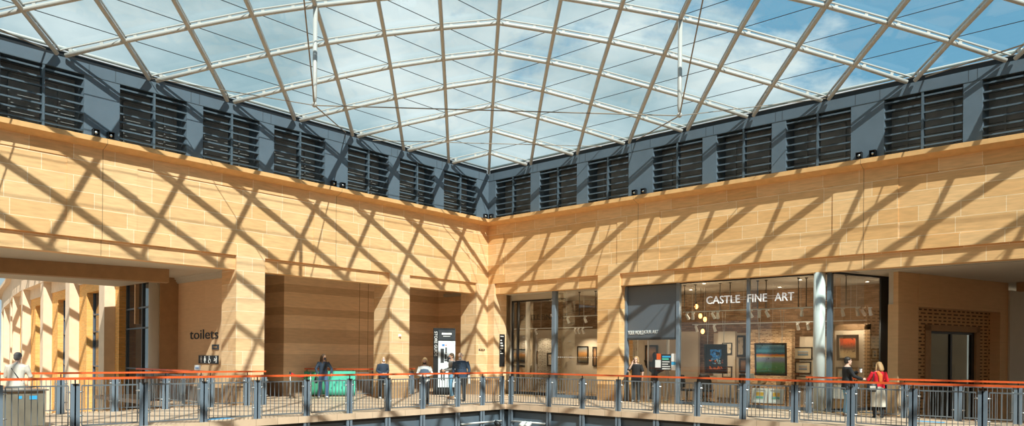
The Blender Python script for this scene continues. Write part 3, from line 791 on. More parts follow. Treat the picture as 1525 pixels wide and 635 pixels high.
# tracks and spotlights
def track(x0, x1, y, z, label):
    t = thing('lighting_track', ((x0 + x1) / 2, y, z), label, 'lighting track', 'gallery lighting tracks')
    MB().box(x0, x1, y - .018, y + .018, z - .015, z + .02).build('rail', GAL, t)
    for f in (.08, .5, .92): q = x0 + (x1 - x0) * f; MB().tube([(q, y, z + .02), (q, y, 4.40)], .004, 5).build('wire', GAL, t)
    return t
def spot(x, y, z, label, yaw=0, grp='track spotlights', energy=0):
    t = thing('track_spotlight', (x, y, z), label, 'spotlight', grp)
    MB().box(x - .06, x + .06, y - .02, y + .02, z - .05, z - .015).build('adapter', WHITE, t)
    d_ = Vector((math.sin(yaw) * .5, .55, -.8)).normalized(); c_ = Vector((x, y, z - .16))
    MB().tube([c_ - d_ * .10, c_ + d_ * .10, c_ + d_ * .12], [.045, .055, .062], 12).build('lamp_head', WHITE, t, smooth=False)
    MB().tube([c_ + d_ * .12, c_ + d_ * .125], .05, 12).build('lamp_face', LAMPW, t)
    MB().tube([(x, y, z - .05), c_ - d_ * .04], .012, 6).build('yoke', WHITE, t)
    if energy:
        L = bpy.data.lights.new('spotlight_lamp', 'SPOT'); L.energy = energy; L.color = (1, .80, .56); L.spot_size = R(95); L.spot_blend = .7; L.shadow_soft_size = .05
        o = bpy.data.objects.new('spotlight_lamp', L); C.objects.link(o); o.location = c_ + d_ * .16 - Vector((x, y, z)); o.rotation_euler = (-d_).to_track_quat('Z', 'Y').to_euler(); o.parent = t


track(8.72, 13.42, 1.3, 3.33, 'long white lighting track across the wide shop window')
PXS = [1023.5, 1031.8, 1062, 1069, 1118, 1130.5, 1142.4, 1194]
for i, p in enumerate(PXS):
    x = un(p, 478, 1, 1.3).x
    spot(x, 1.3, 3.33, 'white track spotlight behind the wide shop window, %s along the track from the door' % ORD[i], yaw=(-1) ** i * .5, energy=SPOT_E)
a, b_ = un(839, 472, 1, 1.3), un(889, 470, 1, 1.3); track(a.x, b_.x + .4, 1.3, 3.33, 'white lighting track in the window beside the second column')
for i, p in enumerate((846, 871.5)): spot(un(p, 480, 1, 1.3).x, 1.3, 3.33, 'white track spotlight beside the second column, %s one of two' % ('left' if not i else 'right'), energy=SPOT_E)
track(-2.9, 3.0, 3.6, 2.98, 'low lighting track far inside behind the corner shop window')
for i, p in enumerate((763, 798, 857, 862, 868)): spot(un(p, 505, 1, 3.6).x, 3.6, 2.98, 'small white spotlight on the low inner track, %s from the corner column' % ORD[i], energy=SPOT_E)
track(13.2, 14.7, 2.0, 3.33, 'short lighting track inside the bent end of the shop window')
for i, p in enumerate((1255, 1277, 1296)): spot(un(p, 468, 1, 2.0).x, 2.0, 3.33, 'white track spotlight in the bent end of the window, %s from the round column' % ORD[i], energy=SPOT_E)
track(8.2, 14.6, 3.0, 2.95, 'inner lighting track farther back behind the wide shop window')
for i, (p, y_) in enumerate(((1037, 504), (1064, 503), (1188, 505), (1203, 505))): spot(un(p, y_, 1, 3.0).x, 3.0 - .3 * 0, 2.95, 'small glowing spotlight far back in the gallery, %s from the door' % ORD[i], energy=SPOT_E * (.6 if i < 2 else .18))
# recessed downlights in the gallery ceiling, with added fill lamps floating below them
for i, (x, y) in enumerate(((-1.5, 2.6), (1.6, 2.4), (4.6, 3.0), (7.8, 3.6), (9.4, 1.6), (11.0, 4.6), (12.6, 2.4), (14.2, 4.4))):
    t = thing('downlight', (x, y, 4.39), 'round recessed downlight with added fill lamp in gallery ceiling, %s from the corner column' % ORD[i], 'ceiling light', 'recessed downlights')
    MB().tube([(x, y, 4.375), (x, y, 4.398)], .075, 16).build('trim_ring', WHITE, t); MB().tube([(x, y, 4.37), (x, y, 4.376)], .055, 16).build('lamp_face', LAMPW, t)
    L = bpy.data.lights.new('fill_lamp', 'POINT'); L.energy = FILL_E; L.color = (1, .82, .60); L.shadow_soft_size = .06
    o = bpy.data.objects.new('fill_lamp', L); C.objects.link(o); o.location = (0, 0, -.9); o.parent = t
# black rods from the ceiling
for i, p in enumerate((1019.6, 1035.4, 1072.3, 1087.3, 1128.4, 1140.9, 1189, 1200.8, 1260, 863, 887)):
    x = un(p, 440, 1, 2.0).x
    t = thing('ceiling_rod', (x, 2.0, 3.45), 'black rod hanging from the gallery ceiling, %s' % ('%s from the door' % ORD[i] if i < 8 else ('above the red painting' if i == 8 else ('left' if i == 9 else 'right') + ' one beside the second column')), 'rod', 'ceiling rods')
    MB().tube([(x, 2.0, 3.45), (x, 2.0, 4.38)], .017, 8).build('rod', BLACK, t); MB().tube([(x, 2.0, 4.37), (x, 2.0, 4.40)], .05, 10).build('ceiling_plate', BLACK, t)
    MB().tube([(x, 2.0, 3.42), (x, 2.0, 3.45)], .028, 8).build('end_cap', BLACK, t)
for i, (p, y_) in enumerate(((1037, 457), (1050, 476), (1046.5, 494), (1043, 471))):
    q = un(p, y_, 1, 3.4)
    t = thing('pendant_bulb', q, 'glowing amber pendant bulb beyond the shop window, %s' % ('highest', 'second lowest and largest', 'lowest', 'faint one at the left')[i], 'pendant lamp', 'pendant bulbs')
    MB().tube([q + Vector((0, 0, .12)), (q.x, q.y, 4.40)], .006, 5).build('flex', BLACK, t); MB().tube([q + Vector((0, 0, .09)), q + Vector((0, 0, .17))], .025, 8).build('socket', BLACK, t)
    MB().ball(q, .07, .07, .10).build('bulb', BULB, t, smooth=True)

# pictures
picture('dark hanging painting with blue and orange shapes on black', (10.10, 1.18, 1.62), .86, 1.04, A_BLUE, fw=.06, cords=3.28, tilt=.06)
picture('large hanging painting of an orange sunset over a green field', (12.09, 1.18, 1.62), 1.10, 1.10, A_SUN, fw=.055, cords=3.28, tilt=.06)
picture('painting with red sky and dark figures in the bent end of the window', (14.16, 2.5, 2.03), .70, .86, A_RED, fw=.085, mount=.02, tilt=.05)
pb = thing('display_board', (14.18, 2.62, 0), 'pale display board in a dark surround behind the red painting', 'display board')
MB().box(13.70, 14.66, 2.62, 2.70, 0, 2.62).build('board', PLAST, pb); MB().box(13.55, 13.70, 2.60, 2.72, 0, 2.8).box(14.66, 14.82, 2.60, 2.72, 0, 2.8).box(13.55, 14.82, 2.60, 2.72, 2.62, 2.82).build('surround', FRW, pb)
def wallpic(p0, p1, Y, label, am, **k):
    a, b_ = un(*p0, 1, Y), un(*p1, 1, Y); return picture(label, ((a.x + b_.x) / 2, Y, (a.z + b_.z) / 2), b_.x - a.x, a.z - b_.z, am, **k)
wallpic((1182.5, 517.5), (1209.5, 536), 3.57, 'mounted harbour picture right of the sunset, upper of two', A_SEA, fw=.03, mount=.11)
wallpic((1184.5, 539), (1207.5, 557), 3.57, 'mounted picture of boats right of the sunset, lower of two', A_SEA, fw=.03, mount=.10)
wallpic((1185, 560), (1210, 580), 3.57, 'wide brown picture low on the wall beside the round column', A_BROWN, fw=.03, mount=.08)
wallpic((1096.5, 500), (1109.5, 531.5), 4.36, 'tall narrow picture in a thick black frame left of the middle mullion', A_SKETCH, fw=.075)
wallpic((1101, 534), (1113, 556), 4.36, 'dark brown picture below the tall narrow one', A_BROWN, fw=.06)
wallpic((1101, 558), (1113, 578), 4.36, 'black framed picture lowest beside the middle mullion', A_BROWN, fw=.06)
wallpic((1076, 511), (1090, 528), 3.02, 'white mounted sketch on the display panel, partly behind the dark hanging painting', A_SKETCH, fw=.03)
wallpic((1076, 546), (1090, 563), 3.02, 'small black framed picture under the sketch on the display panel', A_SKETCH, fw=.03, mount=.04)
wallpic((759, 520), (785, 539), 4.58, 'autumn landscape in a dark frame just right of the corner column', A_TREE, fw=.05)
wallpic((759, 544), (791, 567), 4.58, 'wide brown picture low beside the corner column', A_BROWN, fw=.08)
wallpic((799.5, 523), (808.5, 543), 4.58, 'small dark picture between the white column and the stacked stone pier', A_BROWN, fw=.03)
wallpic((815, 526), (829, 546), 4.30, 'black framed sketch on the stacked stone pier', A_SKETCH, fw=.07)
wallpic((860, 516), (876, 541), 4.58, 'orange and black picture left of the inner white column', A_TREE, fw=.05)
wallpic((883, 517), (889.5, 546), 4.58, 'dark picture at the edge of the second column', A_BROWN, fw=.05)
wallpic((961, 514.5), (979, 545), 4.58, 'black picture on the back wall seen through the doorway', A_BROWN, fw=.06)
wallpic((940, 506), (950, 533), 3.4, 'pale unframed sketch on the left inside the doorway', A_SKETCH, fm=WHITE, fw=.02)
wallpic((1297.5, 519.5), (1308.5, 535), 3.57, 'small framed picture at the far end of the window, upper of two', A_SEA, fw=.04, fm=FRW, mount=.05)
wallpic((1297.5, 537.5), (1308.5, 551), 3.57, 'small framed picture at the far end of the window, lower of two', A_SEA, fw=.04, fm=FRW, mount=.05)
wallpic((1245, 547), (1277, 582), 2.58, 'black framed print low on the display board behind the man in black', A_SEA, fw=.06, mount=.06)
# prints on the low wooden stand behind the sunset
picture('white framed print with orange and green, left of two on the low stand', (11.80, 1.0, .39), .52, .50, A_PRINT, fm=WHITE, fw=.06, mount=.07, tilt=-.18)
picture('white framed print with an orange sky, right of two on the low stand', (12.36, 1.0, .39), .52, .50, A_PRINT, fm=WHITE, fw=.06, mount=.07, tilt=-.18)
ez = thing('wooden_stand', (12.1, 1.25, 0), 'low wooden stand with round rails holding two white prints', 'stand')
OAK = plain('oak', (.36, .20, .09), .5)
MB().box(11.5, 12.7, 1.12, 1.5, .72, .76).build('top', OAK, ez); MB().box(11.5, 12.7, 1.02, 1.06, .10, .13).build('ledge', OAK, ez)
for x in (11.55, 12.65):
    for y in (1.14, 1.46): MB().box(x - .03, x + .03, y - .03, y + .03, 0, .72).build('leg', OAK, ez)
for x in (11.75, 12.4): MB().tube([(x, 1.1, .84), (x, 1.5, .84)], .08, 14).build('rolled_print', plain('kraft_paper', (.5, .33, .18), .7) if x < 12 else MATS['kraft_paper'], ez)
ls = thing('lectern_sign', (11.5, .85, 0), 'grey tilted lectern sign on a thin post in front of the sunset painting', 'sign stand')
MB().tube([(11.5, .85, 0), (11.5, .85, .98)], .02, 8).build('post', CHROME, ls); MB().tube([(11.5, .85, 0), (11.5, .85, .02)], .14, 14).build('base', CHROME, ls)
MB().bar((11.36, .87, 1.03), (11.66, .87, 1.03), .02, .24, up=Vector((0, -.5, .86))).build('sign_plate', GAL, ls)
wp = thing('white_plinth', (14.25, 1.4, 0), 'white block on a wooden base low behind the man in black', 'plinth')
MB().box(14.0, 14.5, 1.3, 1.7, .38, .80).build('block', WHITE, wp); MB().box(14.03, 14.47, 1.33, 1.67, 0, .38).build('base', OAK, wp)
# desk and chairs at the back
ds_ = thing('desk', (9.6, 2.3, 0), 'dark desk inside the gallery right of the door', 'desk')
MB().box(8.9, 10.3, 2.0, 2.7, .72, .76).build('top', OAK, ds_)
for x in (8.95, 10.25):
    for y in (2.05, 2.65): MB().box(x - .025, x + .025, y - .025, y + .025, 0, .72).build('leg', BLACK, ds_)
lp_ = thing('laptop', (9.5, 2.25, .76), 'open silver laptop on the gallery desk', 'laptop')
MB().box(9.33, 9.67, 2.2, 2.44, .76, .775).build('base', CHROME, lp_); MB().bar((9.33, 2.17, .88), (9.67, 2.17, .88), .01, .23, up=Vector((0, -.2, 1))).build('screen', CHROME, lp_)
def chair(x, y, rot, label):
    t = thing('office_chair', (x, y, 0), label, 'chair', 'black chairs in the gallery')
    M = Matrix.Translation((x, y, 0)) @ Matrix.Rotation(rot, 4, 'Z')
    MB().box(-.24, .24, -.24, .24, .42, .50).xf(M).build('seat', BLACK, t, bevel=.03)
    MB().prism([(-.22, .55), (.22, .55), (.24, .8), (.16, 1.02), (-.16, 1.02), (-.24, .8)], 1, .2, .26).xf(M).build('backrest', BLACK, t, bevel=.02)
    MB().box(-.03, .03, .2, .24, .44, .6).xf(M).build('back_support', BLACK, t)
    MB().tube([(0, 0, .08), (0, 0, .42)], .03, 8).xf(M).build('gas_post', BLACK, t)
    for k in range(5):
        a_ = k * 2 * math.pi / 5; MB().bar((0, 0, .08), (math.cos(a_) * .28, math.sin(a_) * .28, .05), .04, .03).ball((math.cos(a_) * .28, math.sin(a_) * .28, .03), .03, n=8, m=6).xf(M).build('leg', BLACK, t)
chair(8.75, 1.6, 2.6, 'black office chair nearest the gallery door'); chair(9.55, 1.55, 3.4, 'black office chair below the diagonal stair line'); chair(8.6, 3.1, .3, 'black office chair behind the desk')
# dark winged sculpture behind the woman in the doorway
sc_ = thing('sculpture', (7.05, 2.2, 0), 'black winged figure sculpture standing behind the woman in the doorway', 'sculpture')
b = MB().rings([((6.95, 2.2, .02), .16, .16), ((6.95, 2.2, .3), .10, .1), ((7.0, 2.2, .8), .15, .12), ((7.0, 2.2, 1.1), .11, .1), ((7.0, 2.2, 1.4), .17, .12), ((7.0, 2.2, 1.58), .06, .06), ((7.0, 2.2, 1.66), .08, .09), ((7.0, 2.2, 1.78), .09, .10), ((7.0, 2.2, 1.86), .04, .05)])
b.build('figure', BLACK, sc_, smooth=True)
MB().prism([(7.1, 1.0), (7.5, 1.2), (7.65, 1.55), (7.4, 1.5), (7.15, 1.45)], 1, 2.22, 2.26).build('wing', BLACK, sc_); MB().prism([(6.9, 1.0), (6.6, 1.25), (6.5, 1.55), (6.75, 1.5), (6.9, 1.42)], 1, 2.22, 2.26).build('wing', BLACK, sc_)
sh = thing('heron_ornament', (7.75, 1.9, 0), 'thin silver bird ornament beside the black sculpture', 'ornament')
MB().tube([(7.7, 1.9, .02), (7.72, 1.9, .6), (7.78, 1.9, 1.0), (7.7, 1.9, 1.35), (7.78, 1.9, 1.55)], [.02, .03, .07, .03, .02], 8).build('body', CHROME, sh, smooth=True)
MB().tube([(7.78, 1.9, 1.55), (7.55, 1.88, 1.62)], [.03, .008], 8).build('beak', CHROME, sh); MB().tube([(7.7, 1.9, 0), (7.7, 1.9, .03)], .15, 14).build('base', CHROME, sh)

# ------------------------------------------------------------------ recessed bays behind the left wall
bw = thing('wall_bay', (-4, -3, 0), 'banded buff stone wall at the back of the two recessed bays', 'wall', kind='structure')
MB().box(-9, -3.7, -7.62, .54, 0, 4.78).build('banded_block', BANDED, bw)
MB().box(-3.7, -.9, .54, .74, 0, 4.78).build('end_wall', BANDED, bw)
MB().box(-3.705, -3.69, -4.03, -4.015, .58, 4.78).box(-3.705, -3.69, -3.58, -3.565, .58, 4.78).build('panel_joint', BROWN, bw)
MB().box(-9.3, -9, -10.9, -7.5, 0, 4.78).build('passage_wall', STONE_IN, bw)
MB().box(-8.6, -8.5, -11.3, -7.62, 2.8, 4.78).build('passage_lintel', STONE_IN, bw)
tw = tag(MB().box(-5.4, -.95, -11.36, -11.0, 0, 4.36).build('wall_toilets', STONE_IN), 'plain brown stone wall that carries the toilets lettering', 'wall', kind='structure')
cs = MB()
for i, (d, z0, z1) in enumerate(((.05, 4.16, 4.21), (.09, 4.21, 4.29), (.14, 4.29, 4.36))): cs.box(-5.4, -.95, -11.36 - d, -11.35, z0, z1)
cs.build('wall_cornice', SOFF, tw)
MB().box(-6.4, -5.4, -11.37, -10.9, 0, 4.36).build('wall_end_pier', STONE_IN, tw)
# brown beam across the open passage and the pier it lands on
bm = thing('trim_4', (-3, -15, 3.9), 'dark brown stone beam across the open passage on the left', 'beam', kind='structure')
MB().bar((-2.25, -12.75, 4.15), (-5.1, -24.5, 4.15), .45, .43).build('beam', BROWN, bm)
MB().box(-2.6, -2.0, -12.9, -12.55, 3.55, 4.36).build('beam_bracket', BROWN, bm) if False else None

# toilets lettering and signs on that wall
Yt = -11.362
tx = lambda x, z: (x, Yt - .012, z)
tt = fit('toilets_lettering', 'toilets', -3.62, -1.55, 2.14, .33, LETB, Yt - .012, ext=.006)
tag(tt, 'dark toilets lettering fixed to the brown stone wall', 'sign')
s1 = thing('small_sign', tx(-1.75, 1.86), 'small dark plate under the toilets lettering', 'sign')
MB().box(-1.98, -1.5, Yt - .02, Yt, 1.78, 1.95).build('plate', DARK, s1)
MB().box(-1.86, -1.62, Yt - .024, Yt - .019, 1.84, 1.89).build('plate_marking', BROWN, s1)
s2 = thing('pictogram_sign', tx(-2.3, 1.45), 'black sign with four white toilet pictograms', 'sign')
MB().box(-2.93, -1.52, Yt - .02, Yt, 1.30, 1.58).build('plate', BLACK, s2)
yq0, yq1 = Yt - .03, Yt - .018
g = MB()
def pic(poly): g.prism(poly, 1, yq0, yq1)
def disc(cx, cz, r_, n=10): pic([(cx + math.cos(2 * math.pi * i / n) * r_, cz + math.sin(2 * math.pi * i / n) * r_) for i in range(n)])
for cx in (-2.72, -2.46):
    if cx > -2.6: g.build('pictogram', WHITE, s2); g = MB()
    disc(cx, 1.535, .024)
    pic([(cx - .045, 1.505), (cx + .045, 1.505), (cx + .05, 1.42), (cx + .022, 1.42), (cx + .022, 1.33), (cx - .022, 1.33), (cx - .022, 1.42), (cx - .05, 1.42)] if cx < -2.6 else
        [(cx - .03, 1.505), (cx + .03, 1.505), (cx + .06, 1.40), (cx + .024, 1.40), (cx + .024, 1.33), (cx - .024, 1.33), (cx - .024, 1.40), (cx - .06, 1.40)])
g.build('pictogram', WHITE, s2); g = MB()
cx = -2.13
disc(cx - .02, 1.54, .022); pic([(cx - .035, 1.51), (cx - .005, 1.51), (cx, 1.45), (cx + .06, 1.45), (cx + .10, 1.37), (cx + .075, 1.36), (cx + .045, 1.42), (cx - .03, 1.42)])
n = 14
for i in range(n - 3):
    a0, a1 = 2.6 + 2 * math.pi * i / n, 2.6 + 2 * math.pi * (i + 1) / n
    pic([(cx + math.cos(a0) * .055, 1.385 + math.sin(a0) * .055), (cx + math.cos(a1) * .055, 1.385 + math.sin(a1) * .055), (cx + math.cos(a1) * .075, 1.385 + math.sin(a1) * .075), (cx + math.cos(a0) * .075, 1.385 + math.sin(a0) * .075)])
g.build('pictogram', WHITE, s2); g = MB()
cx = -1.72
disc(cx + .06, 1.54, .022); disc(cx - .05, 1.47, .02)
pic([(cx - .09, 1.42), (cx + .02, 1.46), (cx + .08, 1.52), (cx + .10, 1.47), (cx + .08, 1.34), (cx + .04, 1.34), (cx + .04, 1.42), (cx - .08, 1.385)])
g.build('pictogram', WHITE, s2)
s3 = thing('notice_stand', (-1.7, -12.0, 0), 'small white notice on a stand below the toilets signs', 'notice')
MB().tube([(-1.7, -12.0, 0), (-1.7, -12.0, 1.1)], .02, 8).build('pole', CHROME, s3); MB().tube([(-1.7, -12, 0), (-1.7, -12, .02)], .15, 14).build('base', CHROME, s3)
MB().bar((-1.88, -12.0, 1.18), (-1.5, -12.0, 1.18), .03, .16).build('notice_board', PAPER, s3)
MB().bar((-1.80, -12.02, 1.17), (-1.58, -12.02, 1.17), .02, .05).build('printed_block', plain('notice_blue', (.2, .35, .6)), s3)

# ------------------------------------------------------------------ curved building seen through the open passage
PIL = [(x + 2.1, y - .22) for x, y in [(-6.75, -11.75), (-13.4, -10.9), (-19.9, -10.15), (-26.3, -9.4), (-33.2, -8.5), (-39.8, -7.3), (-46.6, -5.7), (-55.5, -3.9), (-65, -1.7), (-75, 1.5)]]
cb = thing('curved_building', (-25, -9, -5), 'curved pale stone building with tall windows between pilasters, beyond the passage', 'building')
ctr = [Vector((x, y, 0)) for x, y in PIL]
zb, zt, zp = -5.0, 7.25, 5.5
ar = MB(); wn = MB(); par_ = MB()
for i in range(len(ctr) - 1):
    a, b_ = ctr[i], ctr[i + 1]; d = (b_ - a).normalized(); nrm = Vector((d.y, -d.x, 0))
    if nrm.y > 0: nrm = -nrm
    # pilaster standing proud of the wall
    w_, dp = .45, .42
    q = [a - d * w_ + nrm * 0, a + d * w_, a + d * w_ + nrm * dp, a - d * w_ + nrm * dp]
    if i > 0 or True:
        q0 = [a + nrm * dp - d * w_, a + nrm * dp + d * w_, a + d * w_ - nrm * .6, a - d * w_ - nrm * .6]
        if i > 0: MB().prism([(p.x, p.y) for p in q0], 2, zb, zp).build('pilaster', CONC, cb)
    # architrave and parapet as boxes following the curve
    for (z0, z1, o0, o1, mb) in ((zp, zt - .25, dp + .02, -.8, ar), (zt - .25, zt, dp + .35, -.8, par_)):
        p = [a + nrm * o0, b_ + nrm * o0, b_ + nrm * o1, a + nrm * o1]
        mb.prism([(v.x, v.y) for v in p], 2, z0, z1)
    # wall with a tall window set in an orange brick surround
    def seg(s0, s1, z0, z1, off, th=.25):
        A = a + d * s0 + nrm * off; B_ = a + d * s1 + nrm * off
        p = [A, B_, B_ - nrm * th, A - nrm * th]
        return [(v.x, v.y) for v in p], z0, z1
    Ls = (b_ - a).length
    wa, wb, wz = Ls * .13, Ls * (.70 if i else .84), 4.45
    m_ = MB()
    for s0, s1, z0, z1 in ((.0, wa, zb, zp), (wb, Ls, zb, zp), (wa, wb, wz, zp)):
        p, z0, z1 = seg(s0, s1, z0, z1, 0, .9); MB().prism(p, 2, z0, z1).build('brick_panel', BROWN if i == 0 and s0 == 0 else ORANGE, cb)
    p, z0, z1 = seg(.0, Ls, 4.9, zp, .06, .35); MB().prism(p, 2, z0, z1).build('spandrel', CONC, cb)
    f_ = MB(); p, z0, z1 = seg(wa - .02, wb + .02, zb, wz, -.32, .06); gl_ = MB().prism(p, 2, z0, z1).build('window_pane', DARKG, cb)
    for s in (wa, (wa + wb) / 2, wb - .07):
        p, z0, z1 = seg(s, s + .07, zb, wz, -.26, .1); f_.prism(p, 2, z0, z1)
    for z in (1.0, 2.6, 3.4):
        p, z0, z1 = seg(wa, wb, z, z + .06, -.26, .1); f_.prism(p, 2, z0, z1)
    f_.build('window_bars', BLUED, cb)
ar.build('architrave', CONC, cb); par_.build('parapet', CONC, cb)
sr = thing('street_roof', (-22, -24, 9), 'open steel lattice roof over the street beyond the passage', 'roof', kind='structure')
for k in range(-16, 22):
    for e in (-1, 1):
        x = -24 + k * 3.2; a_ = Vector((x - e * 11, -30, 9.6)); b2 = Vector((x + e * 11, -8.0, 9.6))
        if b2.x < -1.2 and a_.x < -1.2 and a_.x > -75 and b2.x > -75: MB().bar(a_, b2, .2, .2).build('lattice_bar', STEEL, sr)

q_ = un(233, 480, 1, -11.95); MB().tube([(q_.x, q_.y, -5), (q_.x, q_.y, 4.36)], .26, 20).build('end_pier', SOFF, cb, smooth=True)
# glassy block far beyond, at the very edge
fb = thing('distant_building', (-80, 20, -5), 'distant pale glass building at the far left above the curved parapet', 'building')
MB().box(-100, -88, 10, 40, -5, 22).build('facade', GAL, fb)
wb_ = MB()
for i in range(10):
    for k in range(8): wb_.box(-87.99, -87.9, 11 + i * 2.9, 13.0 + i * 2.9, -3 + k * 3.2, -1 + k * 3.2)
wb_.build('window_grid', BLUE, fb)

# ------------------------------------------------------------------ brown recess on the right
A0 = Vector((15.92, 1.6, 0)); dr = Vector((2.0, 5.9, 0)).normalized(); nr = Vector((dr.y, -dr.x, 0))
def sq(s0, s1, o0, o1): return [(v.x, v.y) for v in (A0 + dr * s0 + nr * o0, A0 + dr * s1 + nr * o0, A0 + dr * s1 + nr * o1, A0 + dr * s0 + nr * o1)]
rw = thing('wall_recess', (16.5, 3, 0), 'brown stone wall of the shaded passage at the right', 'wall', kind='structure')
STB = masonry('recess_stone', (.68, .44, .235), (.72, .47, .255), (.57, .37, .20), bw=2.4, bh=1.14, ms=.004, grain=.06)
MB().prism(sq(0, 1.04, 0, -.34), 2, -5, 3.36).build('pier_shaft', STB, rw)
MB().prism(sq(.02, 1.04, -.02, -.18), 2, 3.36, 4.36).build('pier_head', STB, rw); MB().prism(sq(.06, 1.04, -.18, -.36), 2, 3.36, 4.36).build('plaster_return', SOFF, rw)
MB().prism(sq(1.04, 6.25, .0, -.36), 2, 3.32, 4.36).build('lintel_panel', STB, rw)
MB().prism(sq(5.75, 6.85, .0, -.9), 2, -5, 3.32).build('far_pier', STB, rw)
MB().prism(sq(6.25, 10, .06, -.9), 2, -5, 4.1).build('far_wall', SOFF, rw)
pf = MB()
for s0, s1, z0, z1 in ((1.04, 1.95, -5, 3.32), (5.06, 5.75, -5, 3.32), (1.95, 5.06, 2.78, 3.32)): pf.prism(sq(s0, s1, -.34, -.48), 2, z0, z1)
pf.build('perforated_brick', PERF, rw)
MB().prism(sq(1.04, 5.75, -.39, -.5), 2, 2.24, 2.26).build('brick_joint', BROWN, rw) if False else None
dw = thing('window_17', (17, 4.4, 0), 'tall dark framed double window in the brown perforated brick recess', 'window', kind='structure')
MB().prism(sq(1.93, 2.22, -.30, -.52), 2, -1, 2.78).prism(sq(4.86, 5.08, -.30, -.52), 2, -1, 2.78).prism(sq(1.93, 5.08, -.30, -.52), 2, 2.6, 2.8).build('frame', BROWN, dw)
MB().prism(sq(2.22, 2.30, -.38, -.48), 2, -1, 2.6).prism(sq(3.45, 3.55, -.38, -.48), 2, -1, 2.6).prism(sq(4.70, 4.86, -.38, -.48), 2, -1, 2.6).prism(sq(2.22, 4.86, -.38, -.48), 2, 2.52, 2.6).build('mullion', BLACK, dw)
MB().prism(sq(2.28, 4.8, -.42, -.44), 2, -1, 2.55).build('pane', glass('recess_glass', (.55, .58, .55), refl=.045, cap=.25), dw)
MB().prism(sq(1.8, 5.3, -.86, -.9), 2, -1, 3.3).build('room_back', plain('room_wall', (.34, .27, .19), .8), dw)
MB().prism(sq(2.0, 4.3, -.72, -.86), 2, -1, 1.5).build('dark_counter', DARK, dw)
MB().prism(sq(1.8, 5.3, -.5, -.9), 2, -1.1, -1).build('room_floor', BROWN, dw)
bm2 = tag(MB().bar((18.2, 7.6, 4.2), (27, 6.9, 4.2), .5, .3).build('trim_5', BROWN), 'dark brown beam at the far end of the right soffit', 'beam', kind='structure')

# ------------------------------------------------------------------ signs on the columns
ws = thing('wall_sign', (.72, -.03, 1.9), 'tall narrow black sign with white lines of text on the corner column', 'sign')
# on the reveal of the corner column, facing the gallery side
MB().box(.392, .42, .36, .68, 1.20, 2.61).build('plate', BLACK, ws)
for z0, z1, w_ in ((2.50, 2.535, .20), (2.32, 2.37, .10), (2.20, 2.25, .14), (2.08, 2.15, .18), (1.96, 2.03, .17), (1.86, 1.89, .05), (1.76, 1.79, .18)):
    MB().box(.418, .424, .39, .39 + w_, z0, z1).build('text_line', WHITE, ws)
cp = thing('column_plaque', (.01, -.34, 1.9), 'small dark plaque on the left face of the corner column', 'plaque')
MB().box(.0, .015, -.52, -.16, 1.88, 1.965).build('plate', DARK, cp)
MB().box(.012, .018, -.47, -.36, 1.905, 1.94).build('plaque_marking', CORN, cp); MB().box(.012, .018, -.32, -.21, 1.905, 1.94).build('plaque_marking', CORN, cp)
dc = thing('security_camera', (.03, -4.89, 2.4), 'small white security camera on the second column from the corner', 'camera')
MB().box(.0, .02, -4.95, -4.83, 2.36, 2.46).build('mount', WHITE, dc); MB().ball((.05, -4.89, 2.40), .045).build('dome', WHITE, dc, smooth=True)

# store guide totem
tg = thing('store_guide', (-.75, -1.75, 0), 'tall store guide sign with black side and pale map face', 'sign')
fd = Vector((.80, -.60, 0)).normalized(); rd = Vector((.60, .80, 0)).normalized()   # face direction, right direction
tc_ = Vector((-.78, -1.80, 0))
def tb(u0, u1, w0, w1, z0, z1, mb=None):
    mb = mb or MB(); q = [tc_ + rd * u + fd * v for u, v in ((u0, w0), (u1, w0), (u1, w1), (u0, w1))]
    return mb.prism([(p.x, p.y) for p in q], 2, z0, z1)
tb(-.46, .46, -.12, .02, 0, 2.82).build('body', BLACK, tg)
tb(-.26, .46, .02, .045, .32, 2.28).build('map_face', plain('map_face', (.72, .78, .82), .3), tg)
tb(-.26, .46, .02, .05, 2.32, 2.74).build('header', DARK, tg)
tb(-.46, .46, -.14, .06, 0, .12).build('base', BLACK, tg)
tb(-.12, .30, .048, .054, 2.54, 2.62).build('text_line', WHITE, tg); tb(-.06, .24, .048, .054, 2.46, 2.49).build('text_line', GAL, tg)
text('side_text', 'STORE GUIDE', .17, WHITE, (tc_ + rd * -.42 + fd * .024 + Vector((0, 0, 2.68)), Vector((0, 0, -1)), rd), parent=tg, ext=.002)
mp_ = MB()
for u0, u1, z0, z1 in ((-.16, -.02, 1.35, 1.95), (0, .1, 1.5, 1.72), (.0, .16, 1.42, 1.48), (.04, .1, 1.75, 2.0), (-.18, .06, .92, 1.0), (-.14, -.08, .62, 1.1), (-.04, .02, .62, .88), (.12, .2, 1.38, 1.62), (.2, .3, 1.3, 1.4)):
    tb(u0, u1, .045, .05, z0, z1, mp_)
mp_.build('map_print', DARK, tg)
tb(-.1, .0, .045, .052, 2.06, 2.14).build('map_mark', plain('map_blue', (.08, .25, .6)), tg); tb(.04, .09, .045, .052, 2.08, 2.12).build('map_mark', ORNG, tg)

